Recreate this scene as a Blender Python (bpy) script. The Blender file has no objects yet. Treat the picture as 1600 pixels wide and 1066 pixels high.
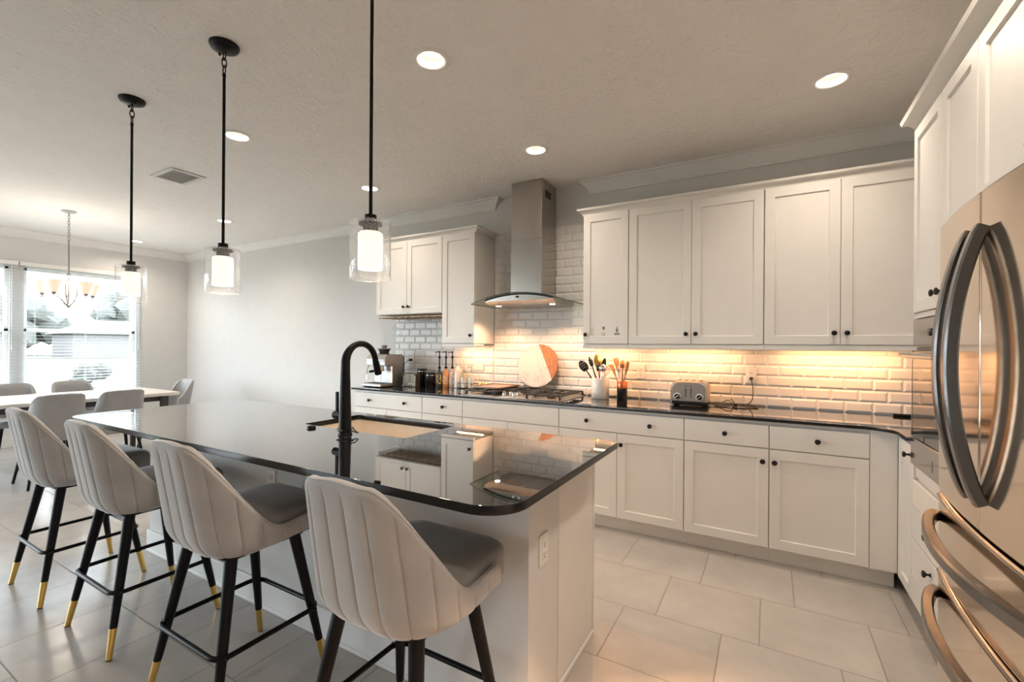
import bpy, bmesh, math, random
from mathutils import Vector, Matrix
PI = math.pi
C = bpy.context.scene.collection
S = bpy.context.scene
random.seed(7)

# ------------------------------------------------------------------ camera
F, CX, CY, YAW, ROLL = 710.18, 787.73, 539.87, 0.5274, 0.0069
cam = bpy.data.cameras.new('camera')
cam.sensor_width = 36.0
cam.lens = 36.0 * F / 1600
cam.shift_x = (800 - CX) / 1600
cam.shift_y = (CY - 533) / 1600
cam.clip_start = 0.02
cam.clip_end = 300
co = bpy.data.objects.new('camera', cam)
C.objects.link(co)
co.matrix_world = Matrix.Translation((0, -3.8911, 1.3564)) @ Matrix.Rotation(YAW, 4, 'Z') @ Matrix.Rotation(PI / 2, 4, 'X') @ Matrix.Rotation(ROLL, 4, 'Z')
S.camera = co

# ------------------------------------------------------------------ world, exposure
S.view_settings.view_transform = 'Standard'
S.view_settings.look = 'None'
S.view_settings.gamma = 1
S.view_settings.use_curve_mapping = False
S.view_settings.exposure = 0.50
w = bpy.data.worlds.new('world')
S.world = w
w.use_nodes = True
bg = w.node_tree.nodes['Background']
bg.inputs[0].default_value = (0.86, 0.93, 1.0, 1)
bg.inputs[1].default_value = 10.4
S.cycles.use_denoising = True
S.cycles.max_bounces = 10
S.cycles.diffuse_bounces = 5
S.cycles.transparent_max_bounces = 24
S.cycles.caustics_reflective = False
S.cycles.caustics_refractive = False
S.cycles.sample_clamp_indirect = 6.0

WARM = (1.0, 0.84, 0.68)
WARMER = (1.0, 0.46, 0.185)


def lamp(name, kind, loc, energy, color, parent=None, size=0.1, rot=(0, 0, 0), **kw):
    d = bpy.data.lights.new(name, kind)
    d.energy = energy
    d.color = color
    if kind == 'AREA':
        d.shape = kw.get('shape', 'DISK')
        d.size = size
        if 'size_y' in kw:
            d.size_y = kw['size_y']
        if 'spread' in kw:
            d.spread = kw['spread']
    else:
        d.shadow_soft_size = size
    if kind == 'SPOT':
        d.spot_size = kw.get('spot', 2.0)
        d.spot_blend = kw.get('blend', 0.4)
    if kw.get('portal'):
        d.cycles.is_portal = True
    o = bpy.data.objects.new(name, d)
    C.objects.link(o)
    o.rotation_euler = rot
    if parent:
        o.parent = parent
        o.location = Vector(loc) - WL(parent)
    else:
        o.location = loc
    return o


def WL(o):
    v = Vector((0, 0, 0))
    while o:
        v += o.location
        o = o.parent
    return v


# daylight enters through the window openings (portals only guide the sky's light)
PORTALS = [((-8.45, -1.31, 1.45), 1.22, 1.78, (0, -PI / 2, 0)), ((-8.45, -2.66, 1.45), 1.22, 1.78, (0, -PI / 2, 0)),
           ((-8.45, -5.825, 1.2), 4.15, 2.3, (0, -PI / 2, 0)), ((-7.2, -8.05, 1.2), 2.0, 2.3, (PI / 2, 0, 0))]
for i, (l, sy, sz, r) in enumerate(PORTALS):
    if r[1]:
        lamp('window_portal', 'AREA', l, 1, (1, 1, 1), None, sz, r, shape='RECTANGLE', size_y=sy, portal=True)
    else:
        lamp('window_portal', 'AREA', l, 1, (1, 1, 1), None, sy, r, shape='RECTANGLE', size_y=sz, portal=True)

# ------------------------------------------------------------------ materials


def M(name, col, rough=0.5, metal=0.0, var=0.0, vscale=8.0, bump=0.0, bscale=60.0, bdist=0.002, stretch=(1, 1, 1), **kw):
    m = bpy.data.materials.new(name)
    m.use_nodes = True
    nt = m.node_tree
    b = nt.nodes['Principled BSDF']
    b.inputs['Base Color'].default_value = (*col, 1)
    b.inputs['Roughness'].default_value = rough
    b.inputs['Metallic'].default_value = metal
    for k, v in kw.items():
        b.inputs[k.replace('_', ' ')].default_value = v
    tc = nt.nodes.new('ShaderNodeTexCoord')
    mp = nt.nodes.new('ShaderNodeMapping')
    mp.inputs['Scale'].default_value = stretch
    nt.links.new(tc.outputs['Object'], mp.inputs['Vector'])
    n = nt.nodes.new('ShaderNodeTexNoise')
    n.inputs['Scale'].default_value = vscale
    n.inputs['Detail'].default_value = 4
    nt.links.new(mp.outputs[0], n.inputs['Vector'])
    r = nt.nodes.new('ShaderNodeValToRGB')
    v = max(var, 0.015)
    r.color_ramp.elements[0].position = 0.3
    r.color_ramp.elements[1].position = 0.7
    r.color_ramp.elements[0].color = (*[max(0, c * (1 - v)) for c in col], 1)
    r.color_ramp.elements[1].color = (*[min(1, c * (1 + v)) for c in col], 1)
    nt.links.new(n.outputs['Fac'], r.inputs[0])
    nt.links.new(r.outputs[0], b.inputs['Base Color'])
    if bump:
        n2 = nt.nodes.new('ShaderNodeTexNoise')
        n2.inputs['Scale'].default_value = bscale
        n2.inputs['Detail'].default_value = 3
        nt.links.new(mp.outputs[0], n2.inputs['Vector'])
        bp = nt.nodes.new('ShaderNodeBump')
        bp.inputs['Strength'].default_value = bump
        bp.inputs['Distance'].default_value = bdist
        nt.links.new(n2.outputs['Fac'], bp.inputs['Height'])
        nt.links.new(bp.outputs[0], b.inputs['Normal'])
    return m


def glass_mat(name, tint=(1, 1, 1), rough=0.02, refl=1.0, haze=0.0, seeds=False):
    """thin glass: clear transmission with a Fresnel gloss"""
    m = bpy.data.materials.new(name)
    m.use_nodes = True
    nt = m.node_tree
    nt.nodes.clear()
    out = nt.nodes.new('ShaderNodeOutputMaterial')
    t = nt.nodes.new('ShaderNodeBsdfTransparent')
    t.inputs[0].default_value = (*tint, 1)
    g = nt.nodes.new('ShaderNodeBsdfGlossy')
    g.inputs['Roughness'].default_value = rough
    lw = nt.nodes.new('ShaderNodeLayerWeight')
    lw.inputs[0].default_value = 0.5
    pw = nt.nodes.new('ShaderNodeMath')
    pw.operation = 'POWER'
    pw.inputs[1].default_value = 4.0
    nt.links.new(lw.outputs['Facing'], pw.inputs[0])
    mul = nt.nodes.new('ShaderNodeMath')
    mul.operation = 'MULTIPLY_ADD'
    mul.inputs[1].default_value = 0.55 * refl
    mul.inputs[2].default_value = 0.035 * refl
    mul.use_clamp = True
    nt.links.new(pw.outputs[0], mul.inputs[0])
    mx = nt.nodes.new('ShaderNodeMixShader')
    nt.links.new(mul.outputs[0], mx.inputs[0])
    nt.links.new(t.outputs[0], mx.inputs[1])
    nt.links.new(g.outputs[0], mx.inputs[2])
    last = mx
    if haze or seeds:
        d = nt.nodes.new('ShaderNodeBsdfTranslucent')
        d.inputs[0].default_value = (0.95, 0.95, 0.95, 1)
        d2 = nt.nodes.new('ShaderNodeBsdfDiffuse')
        d2.inputs[0].default_value = (0.95, 0.95, 0.95, 1)
        md = nt.nodes.new('ShaderNodeMixShader')
        nt.links.new(d.outputs[0], md.inputs[1])
        nt.links.new(d2.outputs[0], md.inputs[2])
        mh = nt.nodes.new('ShaderNodeMixShader')
        mh.inputs[0].default_value = haze
        if seeds:
            tc = nt.nodes.new('ShaderNodeTexCoord')
            vo = nt.nodes.new('ShaderNodeTexVoronoi')
            vo.inputs['Scale'].default_value = 210
            nt.links.new(tc.outputs['Object'], vo.inputs['Vector'])
            rp = nt.nodes.new('ShaderNodeMapRange')
            rp.inputs[1].default_value = 0.2
            rp.inputs[2].default_value = 0.32
            rp.inputs[3].default_value = 0.5
            rp.inputs[4].default_value = haze
            nt.links.new(vo.outputs['Distance'], rp.inputs[0])
            nt.links.new(rp.outputs[0], mh.inputs[0])
        nt.links.new(mx.outputs[0], mh.inputs[1])
        nt.links.new(md.outputs[0], mh.inputs[2])
        last = mh
    nt.links.new(last.outputs[0], out.inputs[0])
    return m


def emit_mat(name, col, strength, base=(0.9, 0.88, 0.85)):
    m = M(name, base, 0.4)
    b = m.node_tree.nodes['Principled BSDF']
    b.inputs['Emission Color'].default_value = (*col, 1)
    b.inputs['Emission Strength'].default_value = strength
    return m


m_cab = M('painted cabinet white', (0.80, 0.775, 0.735), 0.38, var=0.012)
m_wall = M('wall paint', (0.70, 0.695, 0.68), 0.75, bump=0.08, bscale=120)
m_trim = M('trim paint', (0.82, 0.81, 0.79), 0.4)
m_ceil = M('knockdown ceiling paint', (0.88, 0.855, 0.825), 0.85, bump=1.0, bscale=36, bdist=0.012)
m_black = M('matte black metal', (0.006, 0.006, 0.0065), 0.40, 0.0, Specular_IOR_Level=0.2)
m_knob = M('dark bronze knob', (0.02, 0.017, 0.016), 0.32, 0.6)
m_gold = M('brushed gold', (0.80, 0.54, 0.18), 0.28, 1.0)
m_steel = M('brushed stainless', (0.50, 0.475, 0.445), 0.34, 1.0, var=0.05, vscale=30, bump=0.03, bscale=80, stretch=(1, 1, 40))
m_hood = M('brushed hood stainless', (0.47, 0.44, 0.40), 0.21, 1.0, var=0.05, vscale=14, bump=0.05, bscale=60, bdist=0.001, stretch=(30, 30, 1))
m_chrome = M('polished chrome', (0.8, 0.8, 0.8), 0.08, 1.0)
m_nickel = M('brushed nickel', (0.40, 0.385, 0.37), 0.35, 1.0)
m_fridge = M('fridge stainless', (0.93, 0.77, 0.62), 0.085, 1.0, var=0.01)
m_fhandle = M('fridge handle metal', (0.22, 0.212, 0.21), 0.22, 1.0, var=0.03)
m_fgrey = M('fridge side grey', (0.23, 0.225, 0.22), 0.45)
m_fabric = M('grey velvet', (0.445, 0.43, 0.422), 0.85, var=0.10, vscale=5, bump=0.12, bscale=260, Sheen_Weight=0.5, Sheen_Roughness=0.4)
m_seatfab = M('grey velvet seat', (0.27, 0.255, 0.245), 0.85, var=0.10, vscale=6, bump=0.12, bscale=260, Sheen_Weight=0.4, Sheen_Roughness=0.4)
m_dfab = M('grey dining upholstery', (0.36, 0.36, 0.365), 0.8, var=0.05, bump=0.1, bscale=200, Sheen_Weight=0.3)
m_plate = M('white plastic', (0.84, 0.82, 0.78), 0.35)
m_refl = M('downlight reflector', (0.34, 0.33, 0.31), 0.4)
m_espresso = M('espresso steel', (0.40, 0.385, 0.37), 0.42, 1.0, var=0.03)
m_warmrefl = M('painted warm reflection', (0.75, 0.50, 0.36), 0.35, 0.8)  # orange tone standing in for a warm reflection on the espresso machine
m_under = M('cabinet underside wood', (0.30, 0.21, 0.14), 0.6, var=0.2, vscale=5, stretch=(2, 20, 1))
m_slot = M('dark slot', (0.05, 0.045, 0.04), 0.5)
m_tile = M('glossy white tile', (0.80, 0.785, 0.76), 0.24, var=0.015, vscale=3, Specular_IOR_Level=0.3)
m_grout = M('pale grout', (0.74, 0.72, 0.68), 0.85)
m_wire = M('bronze wire', (0.45, 0.34, 0.24), 0.32, 0.9)
m_glass = glass_mat('clear glass', (0.97, 0.98, 0.98))
m_seed = glass_mat('seeded glass', (1, 1, 1), 0.03, 1.2, haze=0.05, seeds=True)
m_pane = glass_mat('window glass', (0.96, 0.98, 0.98), 0.01, 0.7)
m_hoodglass = glass_mat('hood glass', (0.90, 0.94, 0.91), 0.02, 1.3)
m_hoodedge = M('hood glass edge', (0.05, 0.07, 0.06), 0.15)
m_opal = emit_mat('lit opal glass', (1.0, 0.88, 0.74), 0.78)
m_shade = emit_mat('lit frosted shade', (1.0, 0.78, 0.55), 0.42, (0.72, 0.66, 0.58))
m_lens = emit_mat('lit downlight lens', (1.0, 0.88, 0.72), 5.0)
m_hlens = emit_mat('lit hood lamp', (1.0, 0.80, 0.58), 20.0)
m_led = emit_mat('lit led strip', (1.0, 0.66, 0.32), 12.0)
m_sinkw = M('biscuit sink', (0.82, 0.72, 0.60), 0.3)
m_wood = M('acacia wood', (0.42, 0.17, 0.075), 0.4, var=0.35, vscale=4, stretch=(22, 22, 2.5))
m_lwood = M('spoon wood', (0.47, 0.25, 0.13), 0.5, var=0.2, vscale=6, stretch=(15, 15, 1.5))
m_tabwood = M('pale table top', (0.80, 0.745, 0.68), 0.3, var=0.08, vscale=3, stretch=(10, 1, 1))
m_ceramic = M('white ceramic', (0.85, 0.835, 0.80), 0.2)
m_copper = M('copper band', (0.80, 0.24, 0.10), 0.28, 0.85)
m_blackgloss = M('black gloss', (0.012, 0.012, 0.013), 0.12)
m_ovenglass = M('oven glass', (0.035, 0.03, 0.026), 0.03, Specular_IOR_Level=1.0, IOR=2.6)
m_ovensteel = M('oven steel', (0.52, 0.485, 0.45), 0.16, 1.0, var=0.02)
m_iron = M('cast iron', (0.018, 0.018, 0.018), 0.55, bump=0.2, bscale=300)
m_tray = M('brown tray', (0.22, 0.14, 0.10), 0.35, 0.4, var=0.1)
m_trayrefl = M('tray lining', (0.48, 0.34, 0.27), 0.3, 0.5, var=0.06)  # pinkish tone paints in the reflection inside the tray
m_paper = M('printed paper', (0.80, 0.78, 0.73), 0.7)
m_ink = M('grey print', (0.22, 0.21, 0.20), 0.7)
m_gap = M('shadow gap backing', (0.62, 0.59, 0.55), 0.6)
m_beans = M('coffee beans', (0.05, 0.03, 0.02), 0.5, var=0.4, vscale=90)
m_amber = M('amber syrup', (0.72, 0.30, 0.10), 0.15, Alpha=1.0)
m_pink = M('pale syrup', (0.70, 0.52, 0.46), 0.15)
m_vent = M('vent white', (0.70, 0.68, 0.65), 0.5)
m_louv = M('vent louvre', (0.60, 0.57, 0.54), 0.6)
m_blind = M('blind slat', (0.86, 0.87, 0.88), 0.5)
_nt = m_blind.node_tree
_tr = _nt.nodes.new('ShaderNodeBsdfTranslucent')
_tr.inputs[0].default_value = (0.9, 0.92, 0.93, 1)
_mx = _nt.nodes.new('ShaderNodeMixShader')
_mx.inputs[0].default_value = 0.55
_nt.links.new(_nt.nodes['Principled BSDF'].outputs[0], _mx.inputs[1])
_nt.links.new(_tr.outputs[0], _mx.inputs[2])
_nt.links.new(_mx.outputs[0], _nt.nodes['Material Output'].inputs[0])
m_grass = M('lawn grass', (0.055, 0.056, 0.038), 0.95, var=0.25, vscale=0.8)
m_leaf = M('shrub leaves', (0.062, 0.067, 0.058), 0.8, var=0.35, vscale=20)
m_bark = M('bark', (0.25, 0.2, 0.16), 0.9)
m_hwall = M('house stucco', (0.14, 0.138, 0.136), 0.9)
m_hroof = M('house roof', (0.105, 0.103, 0.102), 0.9, var=0.2)
m_plinth = M('dark table frame', (0.05, 0.045, 0.045), 0.5)


def granite():
    """polished dark stone: speckled body under a strong grazing-angle polish"""
    m = bpy.data.materials.new('black granite')
    m.use_nodes = True
    nt = m.node_tree
    nt.nodes.clear()
    N, L = nt.nodes.new, nt.links.new
    out = N('ShaderNodeOutputMaterial')
    tc = N('ShaderNodeTexCoord')
    v = N('ShaderNodeTexVoronoi')
    v.inputs['Scale'].default_value = 260
    L(tc.outputs['Object'], v.inputs['Vector'])
    n = N('ShaderNodeTexNoise')
    n.inputs['Scale'].default_value = 120
    L(tc.outputs['Object'], n.inputs['Vector'])
    mm = N('ShaderNodeMath'); mm.operation = 'MULTIPLY'
    L(v.outputs['Color'], mm.inputs[0]); L(n.outputs['Fac'], mm.inputs[1])
    r = N('ShaderNodeValToRGB')
    r.color_ramp.elements[0].position = 0.30
    r.color_ramp.elements[0].color = (0.006, 0.006, 0.007, 1)
    r.color_ramp.elements[1].position = 0.52
    r.color_ramp.elements[1].color = (0.045, 0.043, 0.043, 1)
    L(mm.outputs[0], r.inputs[0])
    d = N('ShaderNodeBsdfDiffuse'); L(r.outputs[0], d.inputs[0])
    g = N('ShaderNodeBsdfGlossy'); g.inputs['Roughness'].default_value = 0.02
    g.inputs[0].default_value = (0.97, 0.97, 0.97, 1)
    lw = N('ShaderNodeLayerWeight'); lw.inputs[0].default_value = 0.5
    p = N('ShaderNodeMath'); p.operation = 'POWER'; p.inputs[1].default_value = 2.1
    L(lw.outputs['Facing'], p.inputs[0])
    q = N('ShaderNodeMath'); q.operation = 'MULTIPLY_ADD'; q.inputs[1].default_value = 0.93; q.inputs[2].default_value = 0.022; q.use_clamp = True
    L(p.outputs[0], q.inputs[0])
    mx = N('ShaderNodeMixShader')
    L(q.outputs[0], mx.inputs[0]); L(d.outputs[0], mx.inputs[1]); L(g.outputs[0], mx.inputs[2])
    L(mx.outputs[0], out.inputs[0])
    return m


m_granite = granite()


def floor_mat():
    m = bpy.data.materials.new('porcelain floor tile')
    m.use_nodes = True
    nt = m.node_tree
    L = nt.links.new
    b = nt.nodes['Principled BSDF']
    tc = nt.nodes.new('ShaderNodeTexCoord')
    sp = nt.nodes.new('ShaderNodeSeparateXYZ')
    L(tc.outputs['Object'], sp.inputs[0])

    def ma(op, a, bb=None, clamp=False):
        n = nt.nodes.new('ShaderNodeMath')
        n.operation = op
        n.use_clamp = clamp
        for i, v in enumerate((a, bb)):
            if v is None:
                continue
            if isinstance(v, (int, float)):
                n.inputs[i].default_value = v
            else:
                L(v, n.inputs[i])
        return n.outputs[0]
    v = ma('DIVIDE', ma('SUBTRACT', -0.63, sp.outputs['Y']), 0.4445)
    row = ma('FLOOR', v)
    fv = ma('SUBTRACT', v, row)
    u = ma('DIVIDE', ma('ADD', ma('ADD', sp.outputs['X'], 0.332), ma('MULTIPLY', row, 0.1555)), 0.457)
    col = ma('FLOOR', u)
    fu = ma('SUBTRACT', u, col)
    du = ma('MULTIPLY', ma('MINIMUM', fu, ma('SUBTRACT', 1, fu)), 0.457)
    dv = ma('MULTIPLY', ma('MINIMUM', fv, ma('SUBTRACT', 1, fv)), 0.4445)
    d = ma('MINIMUM', du, dv)
    g = ma('LESS_THAN', d, 0.0026)
    cb = nt.nodes.new('ShaderNodeCombineXYZ')
    L(row, cb.inputs[0])
    L(col, cb.inputs[1])
    wn = nt.nodes.new('ShaderNodeTexWhiteNoise')
    L(cb.outputs[0], wn.inputs[0])
    no = nt.nodes.new('ShaderNodeTexNoise')
    no.inputs['Scale'].default_value = 3.2
    no.inputs['Detail'].default_value = 8
    no.inputs['Roughness'].default_value = 0.65
    ad = nt.nodes.new('ShaderNodeVectorMath')
    ad.operation = 'ADD'
    sc = nt.nodes.new('ShaderNodeVectorMath')
    sc.operation = 'SCALE'
    sc.inputs[3].default_value = 7.3
    L(cb.outputs[0], sc.inputs[0])
    L(tc.outputs['Object'], ad.inputs[0])
    L(sc.outputs[0], ad.inputs[1])
    L(ad.outputs[0], no.inputs['Vector'])
    f = ma('ADD', ma('MULTIPLY', no.outputs['Fac'], 0.8), ma('MULTIPLY', wn.outputs['Value'], 0.18))
    r = nt.nodes.new('ShaderNodeValToRGB')
    r.color_ramp.elements[0].position = 0.28
    r.color_ramp.elements[0].color = (0.43, 0.395, 0.36, 1)
    r.color_ramp.elements[1].position = 0.72
    r.color_ramp.elements[1].color = (0.555, 0.52, 0.48, 1)
    L(f, r.inputs[0])
    mx = nt.nodes.new('ShaderNodeMix')
    mx.data_type = 'RGBA'
    L(g, mx.inputs[0])
    L(r.outputs[0], mx.inputs[6])
    mx.inputs[7].default_value = (0.27, 0.235, 0.20, 1)
    L(mx.outputs[2], b.inputs['Base Color'])
    L(ma('ADD', ma('MULTIPLY', g, 0.5), 0.23), b.inputs['Roughness'])
    bp = nt.nodes.new('ShaderNodeBump')
    bp.inputs['Strength'].default_value = 0.35
    bp.inputs['Distance'].default_value = 0.002
    L(ma('SUBTRACT', 1, g), bp.inputs['Height'])
    L(bp.outputs[0], b.inputs['Normal'])
    return m


m_floor = floor_mat()


def marble():
    m = M('white marble', (0.80, 0.77, 0.72), 0.2, var=0.04, vscale=9)
    nt = m.node_tree
    b = nt.nodes['Principled BSDF']
    tc = nt.nodes.new('ShaderNodeTexCoord')
    n = nt.nodes.new('ShaderNodeTexNoise')
    n.inputs['Scale'].default_value = 3.2
    n.inputs['Detail'].default_value = 6
    n.inputs['Distortion'].default_value = 1.2
    nt.links.new(tc.outputs['Object'], n.inputs['Vector'])
    r = nt.nodes.new('ShaderNodeValToRGB')
    e = r.color_ramp.elements
    e[0].position = 0.488
    e[0].color = (0.66, 0.63, 0.595, 1)
    e[1].position = 0.512
    e[1].color = (0.66, 0.63, 0.595, 1)
    x = e.new(0.50)
    x.color = (0.44, 0.42, 0.40, 1)
    nt.links.new(n.outputs['Fac'], r.inputs[0])
    nt.links.new(r.outputs[0], b.inputs['Base Color'])
    return m


m_marble = marble()
m_gredge = M('granite edge', (0.008, 0.008, 0.0085), 0.22, Specular_IOR_Level=0.35)


def check_mat(name, c1, c2, scale):
    m = M(name, c1, 0.4)
    nt = m.node_tree
    b = nt.nodes['Principled BSDF']
    tc = nt.nodes.new('ShaderNodeTexCoord')
    v = nt.nodes.new('ShaderNodeTexVoronoi')
    v.inputs['Scale'].default_value = scale
    nt.links.new(tc.outputs['Object'], v.inputs['Vector'])
    r = nt.nodes.new('ShaderNodeValToRGB')
    r.color_ramp.interpolation = 'CONSTANT'
    r.color_ramp.elements[0].color = (*c1, 1)
    r.color_ramp.elements[1].position = 0.5
    r.color_ramp.elements[1].color = (*c2, 1)
    nt.links.new(v.outputs['Color'], r.inputs[0])
    nt.links.new(r.outputs[0], b.inputs['Base Color'])
    return m


m_lab1 = check_mat('yellow black label', (0.70, 0.50, 0.12), (0.03, 0.03, 0.03), 75)
m_lab2 = check_mat('orange label', (0.80, 0.36, 0.12), (0.75, 0.55, 0.40), 60)
m_lab3 = check_mat('pale label', (0.78, 0.68, 0.62), (0.60, 0.45, 0.40), 60)

# ------------------------------------------------------------------ helpers


def root(name, loc, label, cat, group=None, rz=0):
    o = bpy.data.objects.new(name, None)
    o.empty_display_size = 0.05
    C.objects.link(o)
    o.location = loc
    o.rotation_euler = (0, 0, rz)
    tag(o, label, cat, group)
    return o


def tag(o, label=None, cat=None, group=None, kind=None):
    if label:
        o['label'] = label
    if cat:
        o['category'] = cat
    if group:
        o['group'] = group
    if kind:
        o['kind'] = kind
    return o


def dup(r, loc, label=None, rz=None, group=None):
    n = r.copy()
    C.objects.link(n)
    n.location = loc
    if rz is not None:
        n.rotation_euler = (0, 0, rz)
    if label:
        n['label'] = label
    if group:
        n['group'] = group

    def rec(a, b):
        for ch in list(a.children):
            c = ch.copy()
            C.objects.link(c)
            c.parent = b
            rec(ch, c)
    rec(r, n)
    return n


class MB:
    def __init__(s):
        s.bm = bmesh.new()

    def face(s, pts):
        vs = [s.bm.verts.new(p) for p in pts]
        return s.bm.faces.new(vs)

    def box(s, x0, x1, y0, y1, z0, z1):
        x0, x1 = min(x0, x1), max(x0, x1)
        y0, y1 = min(y0, y1), max(y0, y1)
        z0, z1 = min(z0, z1), max(z0, z1)
        v = [s.bm.verts.new((x, y, z)) for z in (z0, z1) for y in (y0, y1) for x in (x0, x1)]
        for f in ((0, 2, 3, 1), (4, 5, 7, 6), (0, 1, 5, 4), (2, 6, 7, 3), (0, 4, 6, 2), (1, 3, 7, 5)):
            s.bm.faces.new([v[i] for i in f])
        return s

    def obox(s, c, sx, sy, sz, rot):
        """oriented box, centre c, rotation matrix"""
        v = []
        for z in (-.5, .5):
            for y in (-.5, .5):
                for x in (-.5, .5):
                    v.append(s.bm.verts.new(Vector(c) + rot @ Vector((x * sx, y * sy, z * sz))))
        for f in ((0, 2, 3, 1), (4, 5, 7, 6), (0, 1, 5, 4), (2, 6, 7, 3), (0, 4, 6, 2), (1, 3, 7, 5)):
            s.bm.faces.new([v[i] for i in f])
        return s

    def loft(s, rings, cap0=True, cap1=True, closed=True):
        R = [[s.bm.verts.new(p) for p in r] for r in rings]
        n = len(R[0])
        for a, b in zip(R, R[1:]):
            for i in range(n if closed else n - 1):
                j = (i + 1) % n
                try:
                    s.bm.faces.new((a[i], a[j], b[j], b[i]))
                except ValueError:
                    pass
        if cap0:
            s.bm.faces.new(R[0][::-1])
        if cap1:
            s.bm.faces.new(R[-1])
        return s

    def lathe(s, prof, c=(0, 0, 0), axis=(0, 0, 1), n=24, cap0=True, cap1=True):
        """prof: (radius, height along axis)"""
        ax = Vector(axis).normalized()
        q = Vector((0, 0, 1)).rotation_difference(ax)
        rings = []
        for r, h in prof:
            rings.append([Vector(c) + q @ Vector((max(r, 1e-5) * math.cos(2 * PI * i / n), max(r, 1e-5) * math.sin(2 * PI * i / n), h)) for i in range(n)])
        return s.loft(rings, cap0, cap1)

    def cyl(s, c, r, h, axis=(0, 0, 1), n=20, r2=None):
        return s.lathe([(r, 0), (r if r2 is None else r2, h)], c, axis, n)

    def tube(s, pts, r, n=8, closed=False, cap=True):
        P = [Vector(p) for p in pts]
        m = len(P)
        rs = r if isinstance(r, (list, tuple)) else [r] * m
        T = []
        for i in range(m):
            a = P[i - 1] if (i > 0 or closed) else P[i]
            b = P[(i + 1) % m] if (i < m - 1 or closed) else P[i]
            T.append((b - a).normalized())
        up = Vector((0, 0, 1))
        if abs(T[0].dot(up)) > 0.9:
            up = Vector((0, 1, 0))
        N = (up - T[0] * up.dot(T[0])).normalized()
        rings = []
        for i in range(m):
            N = (N - T[i] * N.dot(T[i]))
            N = N.normalized() if N.length > 1e-6 else T[i].orthogonal().normalized()
            B = T[i].cross(N)
            rings.append([P[i] + rs[i] * (math.cos(2 * PI * k / n) * N + math.sin(2 * PI * k / n) * B) for k in range(n)])
        if closed:
            rings.append(rings[0])
            R = [[s.bm.verts.new(p) for p in rr] for rr in rings[:-1]]
            for i in range(m):
                a, b = R[i], R[(i + 1) % m]
                for k in range(n):
                    s.bm.faces.new((a[k], a[(k + 1) % n], b[(k + 1) % n], b[k]))
            return s
        return s.loft(rings, cap, cap)

    def prism(s, poly, z0, z1):
        return s.loft([[(x, y, z0) for x, y in poly], [(x, y, z1) for x, y in poly]])

    def prismf(s, poly, h0, h1, f):
        """poly in a plane, f(a, b, h) -> xyz"""
        return s.loft([[f(a, b, h0) for a, b in poly], [f(a, b, h1) for a, b in poly]])

    def build(s, name, mat, parent=None, bevel=0, smooth=False, seg=2, local=False, subsurf=0):
        bm = s.bm
        if parent is not None and not local:
            off = WL(parent)
            bmesh.ops.translate(bm, verts=bm.verts, vec=-off)
        bmesh.ops.recalc_face_normals(bm, faces=bm.faces)
        me = bpy.data.meshes.new(name)
        bm.to_mesh(me)
        bm.free()
        me.materials.append(mat)
        o = bpy.data.objects.new(name, me)
        C.objects.link(o)
        if parent is not None:
            o.parent = parent
        if smooth:
            for p in me.polygons:
                p.use_smooth = True
            try:
                me.set_sharp_from_angle(angle=math.radians(40 if smooth is True else smooth))
            except Exception:
                pass
        if bevel:
            md = o.modifiers.new('bevel', 'BEVEL')
            md.width = bevel
            md.segments = seg
            md.limit_method = 'ANGLE'
            md.angle_limit = math.radians(35)
            for p in me.polygons:
                p.use_smooth = True
            try:
                me.set_sharp_from_angle(angle=math.radians(40))
            except Exception:
                pass
        if subsurf:
            md = o.modifiers.new('sub', 'SUBSURF')
            md.levels = md.render_levels = subsurf
        return o


def struct(o, label=None, cat=None):
    tag(o, label, cat, None, 'structure')
    return o


def rpoly(x0, x1, y0, y1, r, n=6):
    """rounded rectangle; r = one radius or four (x0y0, x1y0, x1y1, x0y1)"""
    rr = r if isinstance(r, (list, tuple)) else [r] * 4
    out = []
    for (cx, cy, a0), q in zip(((x0, y0, PI), (x1, y0, 1.5 * PI), (x1, y1, 0), (x0, y1, .5 * PI)), rr):
        px = cx + (q if cx == x0 else -q)
        py = cy + (q if cy == y0 else -q)
        if q < 1e-6:
            out.append((cx, cy))
            continue
        for i in range(n + 1):
            a = a0 + .5 * PI * i / n
            out.append((px + q * math.cos(a), py + q * math.sin(a)))
    return out


FY = lambda front: (lambda a, b, d: (a, front + d, b))       # faces -y: a = x, b = z, d = depth behind the front
FX = lambda front: (lambda a, b, d: (front + d, a, b))       # faces -x: a = y


def panel_door(parent, f, a0, a1, b0, b1, mat=None, stile=0.058, th=0.019, name='door'):
    mb = MB()
    e = 0.0025
    st, d = stile, 0.009

    def rect(i, dep):
        return [f(a0 + i, b0 + i, dep), f(a1 - i, b0 + i, dep), f(a1 - i, b1 - i, dep), f(a0 + i, b1 - i, dep)]
    mb.loft([rect(0, th), rect(0, e), rect(e, 0), rect(st, 0), rect(st + 0.004, d)])
    return mb.build(name, mat or m_cab, parent)


def slab(parent, f, a0, a1, b0, b1, mat=None, th=0.019, name='drawer'):
    mb = MB()
    e = 0.0025

    def rect(i, dep):
        return [f(a0 + i, b0 + i, dep), f(a1 - i, b0 + i, dep), f(a1 - i, b1 - i, dep), f(a0 + i, b1 - i, dep)]
    mb.loft([rect(0, th), rect(0, e), rect(e, 0)])
    return mb.build(name, mat or m_cab, parent)


def knob(parent, pos, ax=(0, -1, 0)):
    mb = MB()
    mb.lathe([(0.0085, 0), (0.0085, 0.002), (0.0048, 0.006), (0.0048, 0.013), (0.011, 0.018), (0.0155, 0.022), (0.0155, 0.026), (0.011, 0.0295), (0.002, 0.031)], pos, ax, 18)
    return mb.build('knob', m_knob, parent, smooth=True)


H = 2.82
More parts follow.
